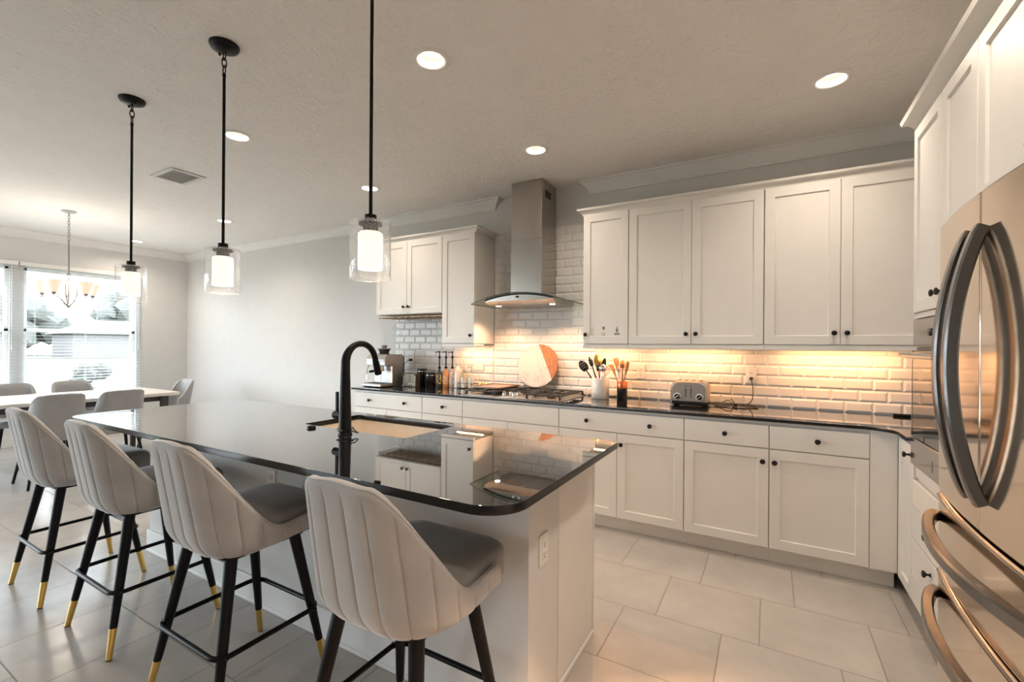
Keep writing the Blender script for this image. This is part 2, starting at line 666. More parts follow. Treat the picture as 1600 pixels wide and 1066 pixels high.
# ------------------------------------------------------------------ structure
mb = MB(); mb.box(-8.6, 1.4, -8.2, 0.2, -0.1, 0)
struct(mb.build('floor', m_floor), 'pale beige square tile floor with thin grout lines', 'floor')
mb = MB(); mb.box(-8.6, 1.4, 0.011, 0.2, 0, H)
struct(mb.build('wall_back', m_wall), 'pale grey wall behind the counter run', 'wall')
mb = MB(); mb.box(1.25, 1.4, -8.2, 0.011, 0, H)
struct(mb.build('wall_right', m_wall), 'pale wall behind the fridge and oven cabinets', 'wall')
XL = -8.41
# window wall with two double-hung windows and a sliding door further along
mb = MB()
W1, W2, SD = (-1.92, -0.70), (-3.27, -2.05), (-7.9, -3.75)
ZS, ZT = 0.56, 2.34
mb.box(XL - .15, XL, W1[1], 0.011, 0, H)
mb.box(XL - .15, XL, W2[1], W1[0], 0, H)
mb.box(XL - .15, XL, SD[1], W2[0], 0, H)
mb.box(XL - .15, XL, -8.2, SD[0], 0, H)
for a in (W1, W2):
    mb.box(XL - .15, XL, a[0], a[1], 0, ZS)
    mb.box(XL - .15, XL, a[0], a[1], ZT, H)
mb.box(XL - .15, XL, SD[0], SD[1], 2.35, H)
struct(mb.build('wall_left', m_wall), 'pale grey window wall at the dining table', 'wall')
mb = MB()
mb.box(-8.6, -8.2, -8.2, -8.0, 0, H); mb.box(-6.2, 1.4, -8.2, -8.0, 0, H); mb.box(-8.2, -6.2, -8.2, -8.0, 2.35, H)
struct(mb.build('wall_front', m_wall), 'pale wall behind the viewer', 'wall')


def dh_window(n, y0, y1, label):
    r = bpy.data.objects.new('window_%d' % n, None)
    C.objects.link(r); r.location = (XL, (y0 + y1) / 2, ZS)
    struct(r, label, 'window')
    x0, x1 = XL - 0.11, XL - 0.05
    mb = MB()
    for a, b, c, d in ((y0, y0 + .04, ZS, ZT), (y1 - .04, y1, ZS, ZT), (y0, y1, ZS, ZS + .04), (y0, y1, ZT - .04, ZT), (y0, y1, 1.495, 1.54)):
        mb.box(x0, x1, a, b, c, d)
    mb.build('window_frame', m_trim, r, bevel=0.004)
    mb = MB(); mb.box(XL - .085, XL - .081, y0 + .04, y1 - .04, ZS + .04, 1.495); mb.box(XL - .085, XL - .081, y0 + .04, y1 - .04, 1.54, ZT - .04)
    mb.build('glass', m_pane, r)
    mb = MB(); mb.box(XL - .045, XL + .03, y0 + .001, y1 - .001, ZS + .001, ZS + .02)
    mb.build('window_sill', m_trim, r, bevel=0.004)


dh_window(1, *W1, 'white double hung window behind the chandelier')
dh_window(2, *W2, 'white double hung window at the edge beyond the wide mullion')
for n, (ax, lo, hi) in ((3, ('y', *SD)), (4, ('x', -8.2, -6.2))):
    r = bpy.data.objects.new('window_%d' % n, None); C.objects.link(r)
    struct(r, 'sliding glass door opening onto the yard behind the viewer', 'window')
    mb = MB(); g = MB(); k = 3 if n == 3 else 2
    for i in range(k):
        a0 = lo + (hi - lo) * i / k; a1 = lo + (hi - lo) * (i + 1) / k
        for a, b, c, d in ((a0, a0 + .05, 0, 2.35), (a1 - .05, a1, 0, 2.35), (a0 + .05, a1 - .05, 0, .08), (a0 + .05, a1 - .05, 2.28, 2.35)):
            if n == 3: mb.box(XL - .11, XL - .06, a, b, c, d)
            else: mb.box(a, b, -8.13, -8.08, c, d)
        if n == 3: g.box(XL - .088, XL - .084, a0 + .05, a1 - .05, .08, 2.28)
        else: g.box(a0 + .05, a1 - .05, -8.108, -8.104, .08, 2.28)
    mb.build('window_frame', m_trim, r); g.build('glass', m_pane, r)


def blind(y0, y1, label):
    r = root('window_blind', (XL, (y0 + y1) / 2, 0.62), label, 'blind')
    mb = MB(); mb.box(XL + .004, XL + .075, y0, y1, 2.345, 2.40)
    mb.build('headrail', m_trim, r, bevel=0.004)
    mb = MB()
    z = 2.325
    t = math.radians(2)
    while z > 0.66:
        mb.obox((XL + .038, (y0 + y1) / 2, z), .048, y1 - y0 - .012, .0024, Matrix.Rotation(t, 3, 'Y'))
        z -= 0.042
    mb.build('slats', m_blind, r)
    mb = MB(); mb.box(XL + .014, XL + .062, y0 + .006, y1 - .006, .625, .645)
    mb.build('bottom_rail', m_blind, r, bevel=0.003)
    mb = MB()
    for yy in (y0 + .15, (y0 + y1) / 2, y1 - .15):
        for xx in (XL + .014, XL + .062):
            mb.tube([(xx, yy, .64), (xx, yy, 2.35)], 0.0012, 5)
    mb.build('ladder_cord', m_blind, r)
    mb = MB(); mb.tube([(XL + .08, y1 - .06, 2.36), (XL + .085, y1 - .06, 1.3)], 0.004, 6)
    mb.lathe([(0.004, 0), (0.008, .02), (0.008, .05), (0.003, .06)], (XL + .085, y1 - .06, 1.25), (0, 0, 1), 8)
    mb.build('tilt_wand', m_blind, r, smooth=True)


blind(-1.975, -0.645, 'open white slatted blind hanging in front of the window by the chandelier')
blind(-3.33, -1.99, 'open white slatted blind cut off by the photo edge, beyond the mullion')

# crown moulding on the walls
CROWN = [(0.0, 0.0), (0.013, 0.0), (0.013, 0.016), (0.021, 0.022), (0.032, 0.045), (0.052, 0.068), (0.072, 0.080), (0.078, 0.090), (0.09, 0.093), (0.09, 0.11), (0.0, 0.11)]


def crown_run(name, prof, stations, z, mat, label):
    """stations: list of f(p) -> (x, y), p the projection"""
    mb = MB()
    mb.loft([[(*st(p), z + h) for p, h in prof] for st in stations])
    return struct(mb.build(name, mat, None, smooth=30), label, 'molding')


y0 = 0.0105
crown_run('trim_1', CROWN, [lambda p: (XL + p, y0 - p), lambda p: (-2.39 + p, y0 - p), lambda p: (-2.39 + p, y0)], H - .1102, m_trim, 'white crown molding from the dining corner to the hood')
crown_run('trim_2', CROWN, [lambda p: (-1.375 - p, y0), lambda p: (-1.375 - p, y0 - p), lambda p: (1.249 - p, y0 - p)], H - .1102, m_trim, 'white crown molding above the long upper cabinets')
crown_run('trim_3', CROWN, [lambda p: (XL + .0005 + p, y0 - p), lambda p: (XL + .0005 + p, -7.99)], H - .1102, m_trim, 'white crown molding over the window wall')

# baseboards
mb = MB(); mb.box(XL + .016, -3.70, -.004, .0105, 0.0005, .13)
struct(mb.build('baseboard_back', m_trim, bevel=0.004), 'white baseboard on the bare wall', 'baseboard')
mb = MB(); mb.box(XL + .0005, XL + .015, -3.75, .0105, 0.0005, .13)
struct(mb.build('baseboard_left', m_trim, bevel=0.004), 'white baseboard under the windows', 'baseboard')

# tiled backsplash, bevelled subway tiles as geometry
mb = MB(); gb = MB()
TP, TL = 0.0775, 0.155
regions = [(-3.717, -2.7735, .9145, 1.672), (-2.772, -2.389, .9145, 1.336), (-2.386, -1.322, .9145, 2.46), (-1.3205, 1.2495, .9145, 1.336)]
for X0, X1, Z0, Z1 in regions:
    gb.box(X0, X1, .0066, .0108, Z0, Z1)
    k = int(math.floor((Z0 - .911) / TP))
    while .911 + k * TP < Z1:
        za, zb = max(Z0, .911 + k * TP + .0008), min(Z1, .911 + (k + 1) * TP - .0008)
        off = .221 if k % 2 else .221 - TL / 2
        i = math.floor((X0 - off) / TL)
        while off + i * TL < X1:
            xa, xb = max(X0, off + i * TL + .0008), min(X1, off + (i + 1) * TL - .0008)
            i += 1
            if xb - xa < .004 or zb - za < .004:
                continue
            e = min(.013, (xb - xa) / 2.2, (zb - za) / 2.2)
            rc = lambda q, y: [(xa + q, y, za + q), (xb - q, y, za + q), (xb - q, y, zb - q), (xa + q, y, zb - q)]
            mb.loft([rc(0, .0095), rc(0, .006), rc(e, .0005)], cap0=False)
        k += 1
bs = struct(mb.build('wall_backsplash', m_tile), 'bevelled white subway tile backsplash', 'backsplash')
struct(gb.build('grout', m_grout, bs))

# ------------------------------------------------------------------ outside
mb = MB(); mb.box(-90, -8.7, -60, 40, -.35, -.30)
struct(mb.build('lawn', m_grass), 'sunlit pale green lawn outside the window', 'lawn')
mb = MB(); mb.box(-8.7, 20, -60, -8.3, -.35, -.30)
struct(mb.build('terrain_yard', m_grass), 'lawn behind the house', 'lawn')


def shrub(name, loc, r, h, label, n=16, trunk=False, group=None):
    o = root(name, loc, label, 'tree' if trunk else 'shrub', group)
    bm_ = MB()
    x, y, z = loc
    for i in range(n):
        a = random.uniform(0, 2 * PI); q = r * math.sqrt(random.random()) * .8
        zz = z + h * (random.uniform(.45, .95) if trunk else random.uniform(.15, .9))
        s_ = r * random.uniform(.28, .5)
        ret = bmesh.ops.create_icosphere(bm_.bm, subdivisions=2, radius=s_, matrix=Matrix.Translation((x + q * math.cos(a), y + q * math.sin(a), zz)))
        for v in ret['verts']:
            v.co += Vector((random.uniform(-1, 1), random.uniform(-1, 1), random.uniform(-1, 1))) * s_ * .22
    bm_.build('foliage', m_leaf, o)
    t = MB(); t.cyl((x, y, z), .05 * max(1, r * .8), h * .6, n=8)
    t.build('trunk', m_bark, o)


shrub('garden_shrub', (-10.6, -3.05, -.3), .55, 2.1, 'tall leafy shrub outside the window beyond the mullion', 40)
shrub('garden_shrub', (-11.4, -2.38, -.3), .26, .85, 'low shrub in the middle of the lawn view', 18)
shrub('garden_shrub', (-11.6, -.22, -.3), .36, 1.25, 'dark shrub at the window edge nearest the room corner', 20)
far = ['in front of the grey roofs', 'between the two houses', 'beside the far pale house', 'behind the lawn next to the mullion', 'tallest on the far tree line', 'at the room corner end of the tree line']
for i, tx in enumerate(far):
    shrub('background_tree', (-84 + 2 * (i % 2), -26 + i * 13.5, -.3), 5.0, 6.0 + (2.2 if i == 4 else (i * .37) % 1), 'distant hazy tree ' + tx, 14, True, 'trees beyond the lawn')
for i, (yy, tx) in enumerate(((6, 'distant pale house seen under the chandelier'), (19, 'distant pale house near the window edge'))):
    hx = -66
    r = root('neighbour_house', (hx, yy, -.3), tx, 'house', 'houses beyond the lawn')
    mb = MB(); mb.box(hx - 3, hx + 3, yy - 4.5, yy + 4.5, -.3, 2.3); mb.build('wall', m_hwall, r)
    mb = MB(); mb.loft([[(hx - 3.5, yy - 5, 2.3), (hx + 3.5, yy - 5, 2.3), (hx + 3.5, yy + 5, 2.3), (hx - 3.5, yy + 5, 2.3)], [(hx - .2, yy - 2, 3.9), (hx + .2, yy - 2, 3.9), (hx + .2, yy + 2, 3.9), (hx - .2, yy + 2, 3.9)]])
    mb.build('roof', m_hroof, r)

# ------------------------------------------------------------------ base cabinets, back run
YB = -0.6246           # door fronts
FB = FY(YB)
ZD0, ZD1, ZW0, ZW1 = 0.110, 0.7215, 0.7275, 0.870


def base_cab(name, x0, x1, label, drawers, doors, filler=None):
    """drawers: list of (x0, x1, [knob x]); doors: list of (x0, x1, knob x or None)"""
    r = root(name, ((x0 + x1) / 2, -.32, 0), label, 'cabinet', 'white base cabinets under the long counter')
    mb = MB(); mb.box(x0 + .0003, x1 - .0003, -.605, -.002, .1095, .8945); mb.box(x0 + .0003, x1 - .0003, YB + .075, -.002, 0, .1095)
    mb.build('carcass', m_cab, r)
    for a, b, ks in drawers:
        d = slab(r, FB, a, b, ZW0, ZW1)
        for k in ks:
            knob(d, (k, YB, .799))
    for a, b, k in doors:
        d = panel_door(r, FB, a, b, ZD0, ZD1)
        if k is not None:
            knob(d, (k, YB, .646))
    if filler:
        mb = MB(); mb.box(filler[0], filler[1], YB + .003, -.606, .1095, .8945)
        mb.build('filler_panel', m_cab, r)
    return r


g = .0025
base_cab('base_cabinet', -3.69, -2.782, 'white base cabinet with a two knob drawer, below the espresso machine', [(-3.68 + g, -2.782 - g, [-3.456, -2.989])], [(-3.68 + g, -3.232, -3.26), (-3.229, -2.782 - g, -3.20)])
base_cab('base_cabinet', -2.782, -2.324, 'narrow white base cabinet with a one knob drawer, below the syrup bottles', [(-2.782 + g, -2.324 - g, [-2.532])], [(-2.782 + g, -2.324 - g, -2.37)])
base_cab('base_cabinet', -2.324, -1.407, 'white base cabinet with a plain knobless front, under the cooktop', [(-2.324 + g, -1.407 - g, [])], [(-2.324 + g, -1.867, -1.90), (-1.864, -1.407 - g, -1.83)])
base_cab('base_cabinet', -1.407, -.492, 'white base cabinet with a wide two knob drawer over two doors, below the utensil crocks', [(-1.407 + g, -.492 - g, [-1.176, -.715])], [(-1.407 + g, -.951, None), (-.948, -.492 - g, -.916)])
base_cab('base_cabinet', -.492, .005, 'white base cabinet with one drawer and one door, below the toaster and its cord', [(-.492 + g, .005 - g, [-.243])], [(-.492 + g, .005 - g, -.030)])
base_cab('base_cabinet', .005, .620, 'white base cabinet with one drawer, one door and a filler panel, in the inner corner', [(.005 + g, .496, [.252])], [(.005 + g, .496, .034)], (.499, .620))

# right run: narrow door cabinet in the corner, oven tower
FXT = FX(.6165)
r = root('corner_cabinet', (.9, -.8, 0), 'narrow white cabinet door with one knob between corner and oven tower', 'cabinet')
mb = MB(); mb.box(.636, 1.249, -.9195, -.6056, .1095, .8945); mb.box(.70, 1.249, -.9195, -.6056, 0, .1095); mb.box(.6215, .636, -.655, -.627, .1095, .8945)
mb.build('carcass', m_cab, r)
d = panel_door(r, FXT, -.917, -.660, .110, .872, stile=.05)
knob(d, (.6165, -.885, .820), (-1, 0, 0))

TY0, TY1, TYM = -.925, -1.72, -1.345
r = root('oven_tower_cabinet', (.93, -1.32, 0), 'tall white cabinet tower around the wall oven with upper doors and drawers', 'cabinet')
mb = MB()
mb.box(.636, 1.249, TY0, TY0 - .018, .1095, 2.437); mb.box(.636, 1.249, TY1, TY1 + .018, .1095, 2.437)
mb.box(1.22, 1.249, TY1 + .018, TY0 - .018, .1095, 2.437)
for z0, z1 in ((.1095, .73), (1.505, 2.437)):
    mb.box(.636, 1.22, TY1 + .018, TY0 - .018, z0, z1)
mb.box(.70, 1.249, TY1, TY0, 0, .1095)
mb.build('carcass', m_cab, r)
d = panel_door(r, FXT, TYM + .002, TY0 - .003, 1.53, 2.430); knob(d, (.6165, TYM + .035, 1.592), (-1, 0, 0))
d = panel_door(r, FXT, TY1 + .003, TYM - .002, 1.53, 2.430); knob(d, (.6165, TYM - .035, 1.592), (-1, 0, 0))
mb = MB(); mb.box(.622, .636, TY1, TY0, 1.500, 1.527); mb.build('light_rail', m_cab, r, bevel=.003)
mb = MB(); mb.box(.6165, .636, TY0 - .028, TY0, .715, .787); mb.box(.6265, .636, TY1, TY0 - .028, .7305, .787); mb.build('filler_strip', m_cab, r)
for z0, z1, kz in ((.583, .713, None), (.4265, .5785, .512), (.265, .4215, .352), (.1125, .260, .202)):
    d = slab(r, FXT, TY1 + .004, TY0 - .004, z0, z1)
    if kz:
        knob(d, (.6165, -1.235, kz + .012), (-1, 0, 0))

r = root('wall_oven', (.9, -1.32, .79), 'built in wall oven with dark mirror glass door and steel panels', 'oven')
oy0, oy1 = TY1 + .022, TY0 - .006
mb = MB(); mb.box(.64, 1.21, oy0, oy1 - .014, .79, 1.495); mb.build('body', m_fgrey, r)
mb = MB(); mb.box(.6165, .64, oy0, oy1, 1.362, 1.495); cp = mb.build('control_panel', m_ovensteel, r, bevel=.002)
mb = MB(); mb.lathe([(.017, 0), (.017, .012), (.015, .02), (.002, .021)], (.6165, -1.263, 1.427), (-1, 0, 0), 20); mb.build('control_knob', m_blackgloss, cp, smooth=True)
mb = MB(); mb.box(.615, .6165, -1.50, -1.36, 1.395, 1.46); mb.build('display', m_blackgloss, cp)
mb = MB(); mb.box(.630, .64, oy0, oy1, 1.347, 1.3615); mb.build('vent_gap', m_blackgloss, r)
mb = MB(); mb.box(.612, .64, oy0, oy1, .925, 1.346); dr = mb.build('door', m_ovenglass, r, bevel=.002)
mb = MB(); mb.box(.6105, .6118, oy1 - .012, oy1, .925, 1.346); mb.build('door_trim', m_ovensteel, dr)
mb = MB(); mb.tube([(.572, oy0 + .03, 1.322), (.572, oy1 + .004, 1.322)], .0135, 16)
for yy in (oy0 + .07, oy1 - .05): mb.tube([(.613, yy, 1.322), (.572, yy, 1.322)], .009, 10)
mb.build('door_handle', m_ovensteel, dr, smooth=True)
mb = MB(); mb.box(.609, .64, oy0, oy1, .79, .9225); lp = mb.build('lower_panel', m_ovensteel, r, bevel=.002)
mb = MB(); mb.box(.6075, .609, -1.28, -1.27, .82, .87); mb.build('latch', m_fgrey, lp)

# cabinet over the fridge
r = root('fridge_top_cabinet', (.93, -2.2, 1.84), 'white cabinet above the fridge with a dark knob', 'cabinet')
mb = MB(); mb.box(.636, 1.249, -2.70, -1.7215, 1.84, 2.437); mb.build('carcass', m_cab, r)
d = panel_door(r, FXT, -2.205, -1.726, 1.845, 2.430); knob(d, (.6165, -2.15, 1.905), (-1, 0, 0))
d = panel_door(r, FXT, -2.695, -2.209, 1.845, 2.430); knob(d, (.6165, -2.265, 1.905), (-1, 0, 0))

# upper cabinets
YU = -.35
FU = FY(YU)


def upper(name, x0, x1, z0, label, doors, rail=True, group='white wall cabinets on the tiled wall'):
    r = root(name, ((x0 + x1) / 2, -.16, z0), label, 'cabinet', group)
    mb = MB(); mb.box(x0, x1, -.331, -.0005, z0 + (.034 if rail else 0), 2.437)
    mb.build('carcass', m_cab, r)
    for a, b, k, kz in doors:
        d = panel_door(r, FU, a, b, z0 + (.037 if rail else .003), 2.4225)
        knob(d, (k, YU, kz))
    if rail:
        mb = MB(); mb.box(x0, x1, -.345, -.325, z0, z0 + .034); mb.build('light_rail', m_cab, r, bevel=.003)
    return r


ZU = 1.337
sc_ = upper('wall_cabinet', -3.664, -2.7735, 1.672, 'short double door wall cabinet over the hanging wine glass rack', [(-3.661, -3.2315, -3.262, 1.747), (-3.2285, -2.776, -3.198, 1.747)], False)
mb = MB(); mb.box(-3.645, -2.79, -.325, -.005, 1.669, 1.6718); mb.build('bottom_panel', m_under, sc_)
upper('wall_cabinet', -2.7725, -2.388, ZU, 'tall single door wall cabinet between short cabinet and range hood', [(-2.770, -2.391, -2.425, 1.449)])
upper('wall_cabinet', -1.32, -.9475, ZU, 'narrow single door wall cabinet with three paper stickers beside the hood', [(-1.317, -.9505, -1.290, 1.449)])
upper('wall_cabinet', -.9465, -.0315, ZU, 'double door wall cabinet above toaster and crocks', [(-.9435, -.4915, -.523, 1.449), (-.4885, -.0345, -.457, 1.449)])
upper('wall_cabinet', -.0305, .86, ZU, 'double door wall cabinet ending behind the oven tower', [(-.0275, .3875, .355, 1.449), (.3905, .82, .421, 1.449)])
CC = [(0.0, 0.0), (0.012, 0.0), (0.014, 0.012), (0.028, 0.030), (0.044, 0.036), (0.048, 0.050), (0.0, 0.050)]
zc = 2.4235
yc = -.3325
CC2 = [(p, h) for p, h in CC]
crown_run('trim_4', CC2, [lambda p: (-3.664 - p, -.001), lambda p: (-3.664 - p, YU + .017 - p), lambda p: (-2.388 + p, YU + .017 - p), lambda p: (-2.388 + p, -.001)], zc, m_cab, 'white cabinet crown over the pair of cabinets at the coffee corner')
crown_run('trim_5', CC2, [lambda p: (-1.32 - p, -.001), lambda p: (-1.32 - p, YU + .017 - p), lambda p: (.86, YU + .017 - p)], zc, m_cab, 'white cabinet crown over the long row of wall cabinets')
TC = [(0.0, 0.0), (0.014, 0.0), (0.016, 0.012), (0.034, 0.036), (0.056, 0.046), (0.062, 0.066), (0.0, 0.066)]
crown_run('trim_6', TC, [lambda p: (1.249, TY0 + p), lambda p: (.634 - p, TY0 + p), lambda p: (.634 - p, -2.70)], 2.4375, m_cab, 'white cabinet crown over oven tower and fridge')

# ------------------------------------------------------------------ countertops


def slab_curve(name, outer, holes, z0, z1, mat, bevel=.002):
    cu = bpy.data.curves.new(name, 'CURVE')
    cu.dimensions = '2D'
    cu.fill_mode = 'BOTH'
    cu.extrude = (z1 - z0) / 2 - bevel
    cu.bevel_depth = bevel
    cu.bevel_resolution = 2
    cu.offset = -bevel
    for poly in [outer] + holes:
        sp = cu.splines.new('POLY')
        sp.points.add(len(poly) - 1)
        for p, (x, y) in zip(sp.points, poly):
            p.co = (x, y, 0, 1)
        sp.use_cyclic_u = True
    o = bpy.data.objects.new(name + '_outline', cu)
    C.objects.link(o)
    dg = bpy.context.evaluated_depsgraph_get()
    me = bpy.data.meshes.new_from_object(o.evaluated_get(dg))
    me.name = name
    bpy.data.objects.remove(o)
    bpy.data.curves.remove(cu)
    for v in me.vertices:
        v.co.z += (z0 + z1) / 2
    me.materials.clear()
    me.materials.append(mat)
    if mat is m_granite:
        me.materials.append(m_gredge)
        for p in me.polygons:
            if abs(p.normal.z) < .9: p.material_index = 1
    ob = bpy.data.objects.new(name, me)
    C.objects.link(ob)
    return ob


arc = [(.465 + .128 * math.sin(a), -.773 + .128 * math.cos(a)) for a in [PI / 2 * i / 8 for i in range(9)]]
cout = [(-3.704, -.645)] + arc + [(.593, -.9235), (1.249, -.9235), (1.249, -.0005), (-3.704, -.0005)]
o = slab_curve('countertop', cout, [], .895, .914, m_granite)
tag(o, 'long black granite countertop along the tiled wall', 'countertop')

IX0, IX1, IY0, IY1 = -3.66, -.598, -2.848, -1.806
iout = rpoly(IX0, IX1, IY0, IY1, [.10, .13, .012, .03], 10)
SX0, SX1, SY0, SY1 = -2.225, -1.485, -2.27, -1.88
hole = rpoly(SX0, SX1, SY0, SY1, .02, 5)[::-1]
o = slab_curve('island_countertop', iout, [hole], .886, .914, m_granite, .002)
tag(o, 'black granite island worktop with a sink cutout', 'countertop')

r = root('kitchen_island', (-2.15, -2.15, 0), 'white kitchen island base under the black worktop', 'island')
ix0, ix1, iy0, iy1, iym = -3.50, -.717, -2.48, -1.828, -2.225
mb = MB()
mb.box(ix0, ix1, iy0, -2.36, 0, .8855)
mb.box(ix0, SX0 - .03, -2.36, iy1, 0, .8855); mb.box(SX1 + .03, ix1, -2.36, iy1, 0, .8855)
mb.box(SX0 - .03, SX1 + .03, -2.36, iy1 - .0, 0, .64)
mb.box(SX0 - .03, SX1 + .03, -1.858, iy1, .64, .8855)
mb.build('base', m_wall, r)
mb = MB(); mb.box(ix1, ix1 + .004, iym, iy1 + .003, 0, .8855); mb.build('end_panel', m_cab, r)
mb = MB(); mb.box(ix1 - .01, ix1 + .008, iy1, iy1 + .018, 0, .8855); mb.build('corner_trim', m_cab, r, bevel=.002)
mb = MB(); mb.box(ix0 - .014, ix1 + .0135, iy0 - .014, iy0, 0.0005, .135); mb.box(ix0 - .014, ix1, iy0 - .020, iy0 - .014, .0005, .02)
mb.box(ix1 + .0042, ix1 + .014, iy0 - .0, iy1 + .003, 0.0005, .022)
mb.build('baseboard', m_trim, r, bevel=.004)
for i in range(6):
    a0 = ix0 + .01 + i * (ix1 - ix0 - .02) / 6; a1 = a0 + (ix1 - ix0 - .02) / 6 - .004
    d = panel_door(r, (lambda a, b, dd: (a, iy1 + .02 - dd, b)), a0, a1, .11, .87)
    knob(d, (a1 - .04 if i % 2 == 0 else a0 + .04, iy1 + .02, .78), (0, 1, 0))

# sink
r = root('kitchen_sink', ((SX0 + SX1) / 2, (SY0 + SY1) / 2, .66), 'pale biscuit undermount sink in the island worktop', 'sink')
mb = MB()
a = rpoly(SX0 - .004, SX1 + .004, SY0 - .004, SY1 + .004, .03, 5)
b = rpoly(SX0 + .006, SX1 - .006, SY0 + .006, SY1 - .006, .04, 5)
c = rpoly(SX0 + .05, SX1 - .05, SY0 + .05, SY1 - .05, .05, 5)
oo = rpoly(SX0 - .02, SX1 + .02, SY0 - .02, SY1 + .018, .03, 5)
mb.loft([[(x, y, .66) for x, y in oo], [(x, y, .8845) for x, y in oo], [(x, y, .8845) for x, y in a], [(x, y, .70) for x, y in b], [(x, y, .675) for x, y in c]])
mb.build('basin', m_sinkw, r, smooth=True)
mb = MB(); mb.lathe([(.042, 0), (.042, .004), (.03, .004), (.028, .001)], ((SX0 + SX1) / 2, (SY0 + SY1) / 2, .6755), n=24); mb.build('drain', m_chrome, r, smooth=True)

# faucet
fx, fy = -1.795, -2.355
r = root('kitchen_faucet', (fx, fy, .9145), 'tall matte black gooseneck faucet beside the sink', 'faucet')
mb = MB()
mb.lathe([(.034, 0), (.034, .006), (.031, .010)], (fx, fy, .9145), n=28)
pts = [(fx, fy, .92 + .30 * i / 12) for i in range(13)]
rad = [.031 - .0085 * i / 12 for i in range(13)]
R0 = .098; zc0 = 1.262
for i in range(1, 25):
    a = PI * (1 - i / 24 * .93)
    pts.append((fx, fy + R0 + R0 * math.cos(a), zc0 + R0 * math.sin(a)))
    rad.append(max(.0155, .0225 - .007 * i / 10))
mb.tube(pts, rad, 20)
mb.build('spout', m_black, r, smooth=True)
e = Vector(pts[-1]); dd = (Vector(pts[-1]) - Vector(pts[-2])).normalized()
mb = MB(); mb.tube([e, e + dd * .03, e + dd * .085, e + dd * .09], [.0155, .0175, .0185, .016], 18); mb.build('spray_head', m_black, r, smooth=True)
mb = MB(); mb.tube([(fx - .018, fy, 1.005), (fx - .075, fy, 1.005)], .019, 18); hb = mb.build('valve_body', m_black, r, smooth=True)
mb = MB(); mb.obox((fx - .058, fy, 1.068), .016, .012, .105, Matrix.Identity(3)); mb.build('lever', m_black, hb, bevel=.003)
mb = MB(); mb.tube([(fx + .0235 * math.cos(t), fy + .0235 * math.sin(t), 1.075) for t in [2 * PI * i / 24 for i in range(24)]], .0012, 6, closed=True); mb.build('seam_ring', m_blackgloss, r)
r2 = MB()
ring = [(fx + .039 * math.cos(t), fy + .039 * math.sin(t), .942 + .004 * math.sin(t)) for t in [2 * PI * i / 28 for i in range(28)]]
r2.tube(ring, .003, 8, closed=True)
lp_ = [(fx + .037, fy - .012, .942), (fx + .07, fy - .03, .946), (fx + .095, fy - .02, .938), (fx + .085, fy + .005, .93), (fx + .055, fy + .02, .932), (fx + .03, fy + .025, .94)]
r2.tube(lp_, .003, 8)
o = r2.build('hair_tie', m_blackgloss, None, smooth=True)
tag(o, 'black elastic hair tie looped around the faucet base', 'hair tie')
mb = MB(); mb.lathe([(.022, 0), (.022, .008), (.019, .012), (.012, .0125), (.011, .010)], (-2.075, -2.335, .9143), n=24)
o = mb.build('disposal_button', m_black, None, smooth=True); tag(o, 'round black air switch button on the worktop near the sink corner', 'button')

# ------------------------------------------------------------------ electrical outlets


def outlet(pos, ax, label, loc_up=(0, 0, 1), group='white electrical outlets', w_=.07, h_=.115, black=False):
    n = Vector(ax); up = Vector(loc_up); u = up.cross(n)
    r = root('wall_outlet', pos, label, 'outlet', group)
    P = Vector(pos)
    rot = Matrix((u, n, up)).transposed()
    mb = MB(); mb.obox(P + n * .003, w_, .005, h_, rot); mb.build('cover_plate', m_plate, r, bevel=.0015)
    for s_ in (-1, 1):
        c = P + up * (.0195 * s_) + n * .0065
        mb = MB(); mb.obox(c, .034, .003, .029, rot); f = mb.build('receptacle', m_plate, r, bevel=.001)
        mb = MB()
        for dx in (-.0065, .0065): mb.obox(c + u * dx + up * .003 + n * .0016, .0022, .001, .009, rot)
        mb.obox(c - up * .008 + n * .0016, .005, .001, .005, rot)
        mb.build('slots', m_slot, f)
    return r


outlet((-3.462, -.0002, 1.170), (0, -1, 0), 'wall outlet with a black plug above the coffee sign box')
outlet((-2.565, -.0002, 1.158), (0, -1, 0), 'wall outlet behind the bottles under the tall single cabinet', w_=.115)
outlet((-.931, -.0002, 1.143), (0, -1, 0), 'empty wall outlet between copper banded crock and toaster')
outlet((-.113, -.0002, 1.143), (0, -1, 0), 'wall outlet with the toaster cord plugged in')
outlet((ix1 + .0002, -2.366, .606), (1, 0, 0), 'outlet on the island end wall')
outlet((-2.19, iy0 - .0002, .655), (0, -1, 0), 'outlet under the island overhang seen between two stools')

# ------------------------------------------------------------------ range hood
r = root('range_hood', (-1.867, -.25, 1.70), 'stainless chimney range hood with curved glass canopy', 'range hood')
mb = MB(); mb.box(-2.022, -1.712, -.31, .0005, 1.79, 2.30); mb.box(-2.0195, -1.7145, -.3075, .0005, 2.30, H - .0005)
ch = mb.build('chimney', m_hood, r, bevel=.003)
mb = MB()
for i in range(7): mb.box(-1.7142, -1.7125, -.24 + i * .017, -.231 + i * .017, 2.67, 2.735)
mb.build('vent_slots', m_slot, ch)
cxh, hw = -1.867, .457


def zarc(x): return 1.812 - .085 * ((x - cxh) / hw) ** 2


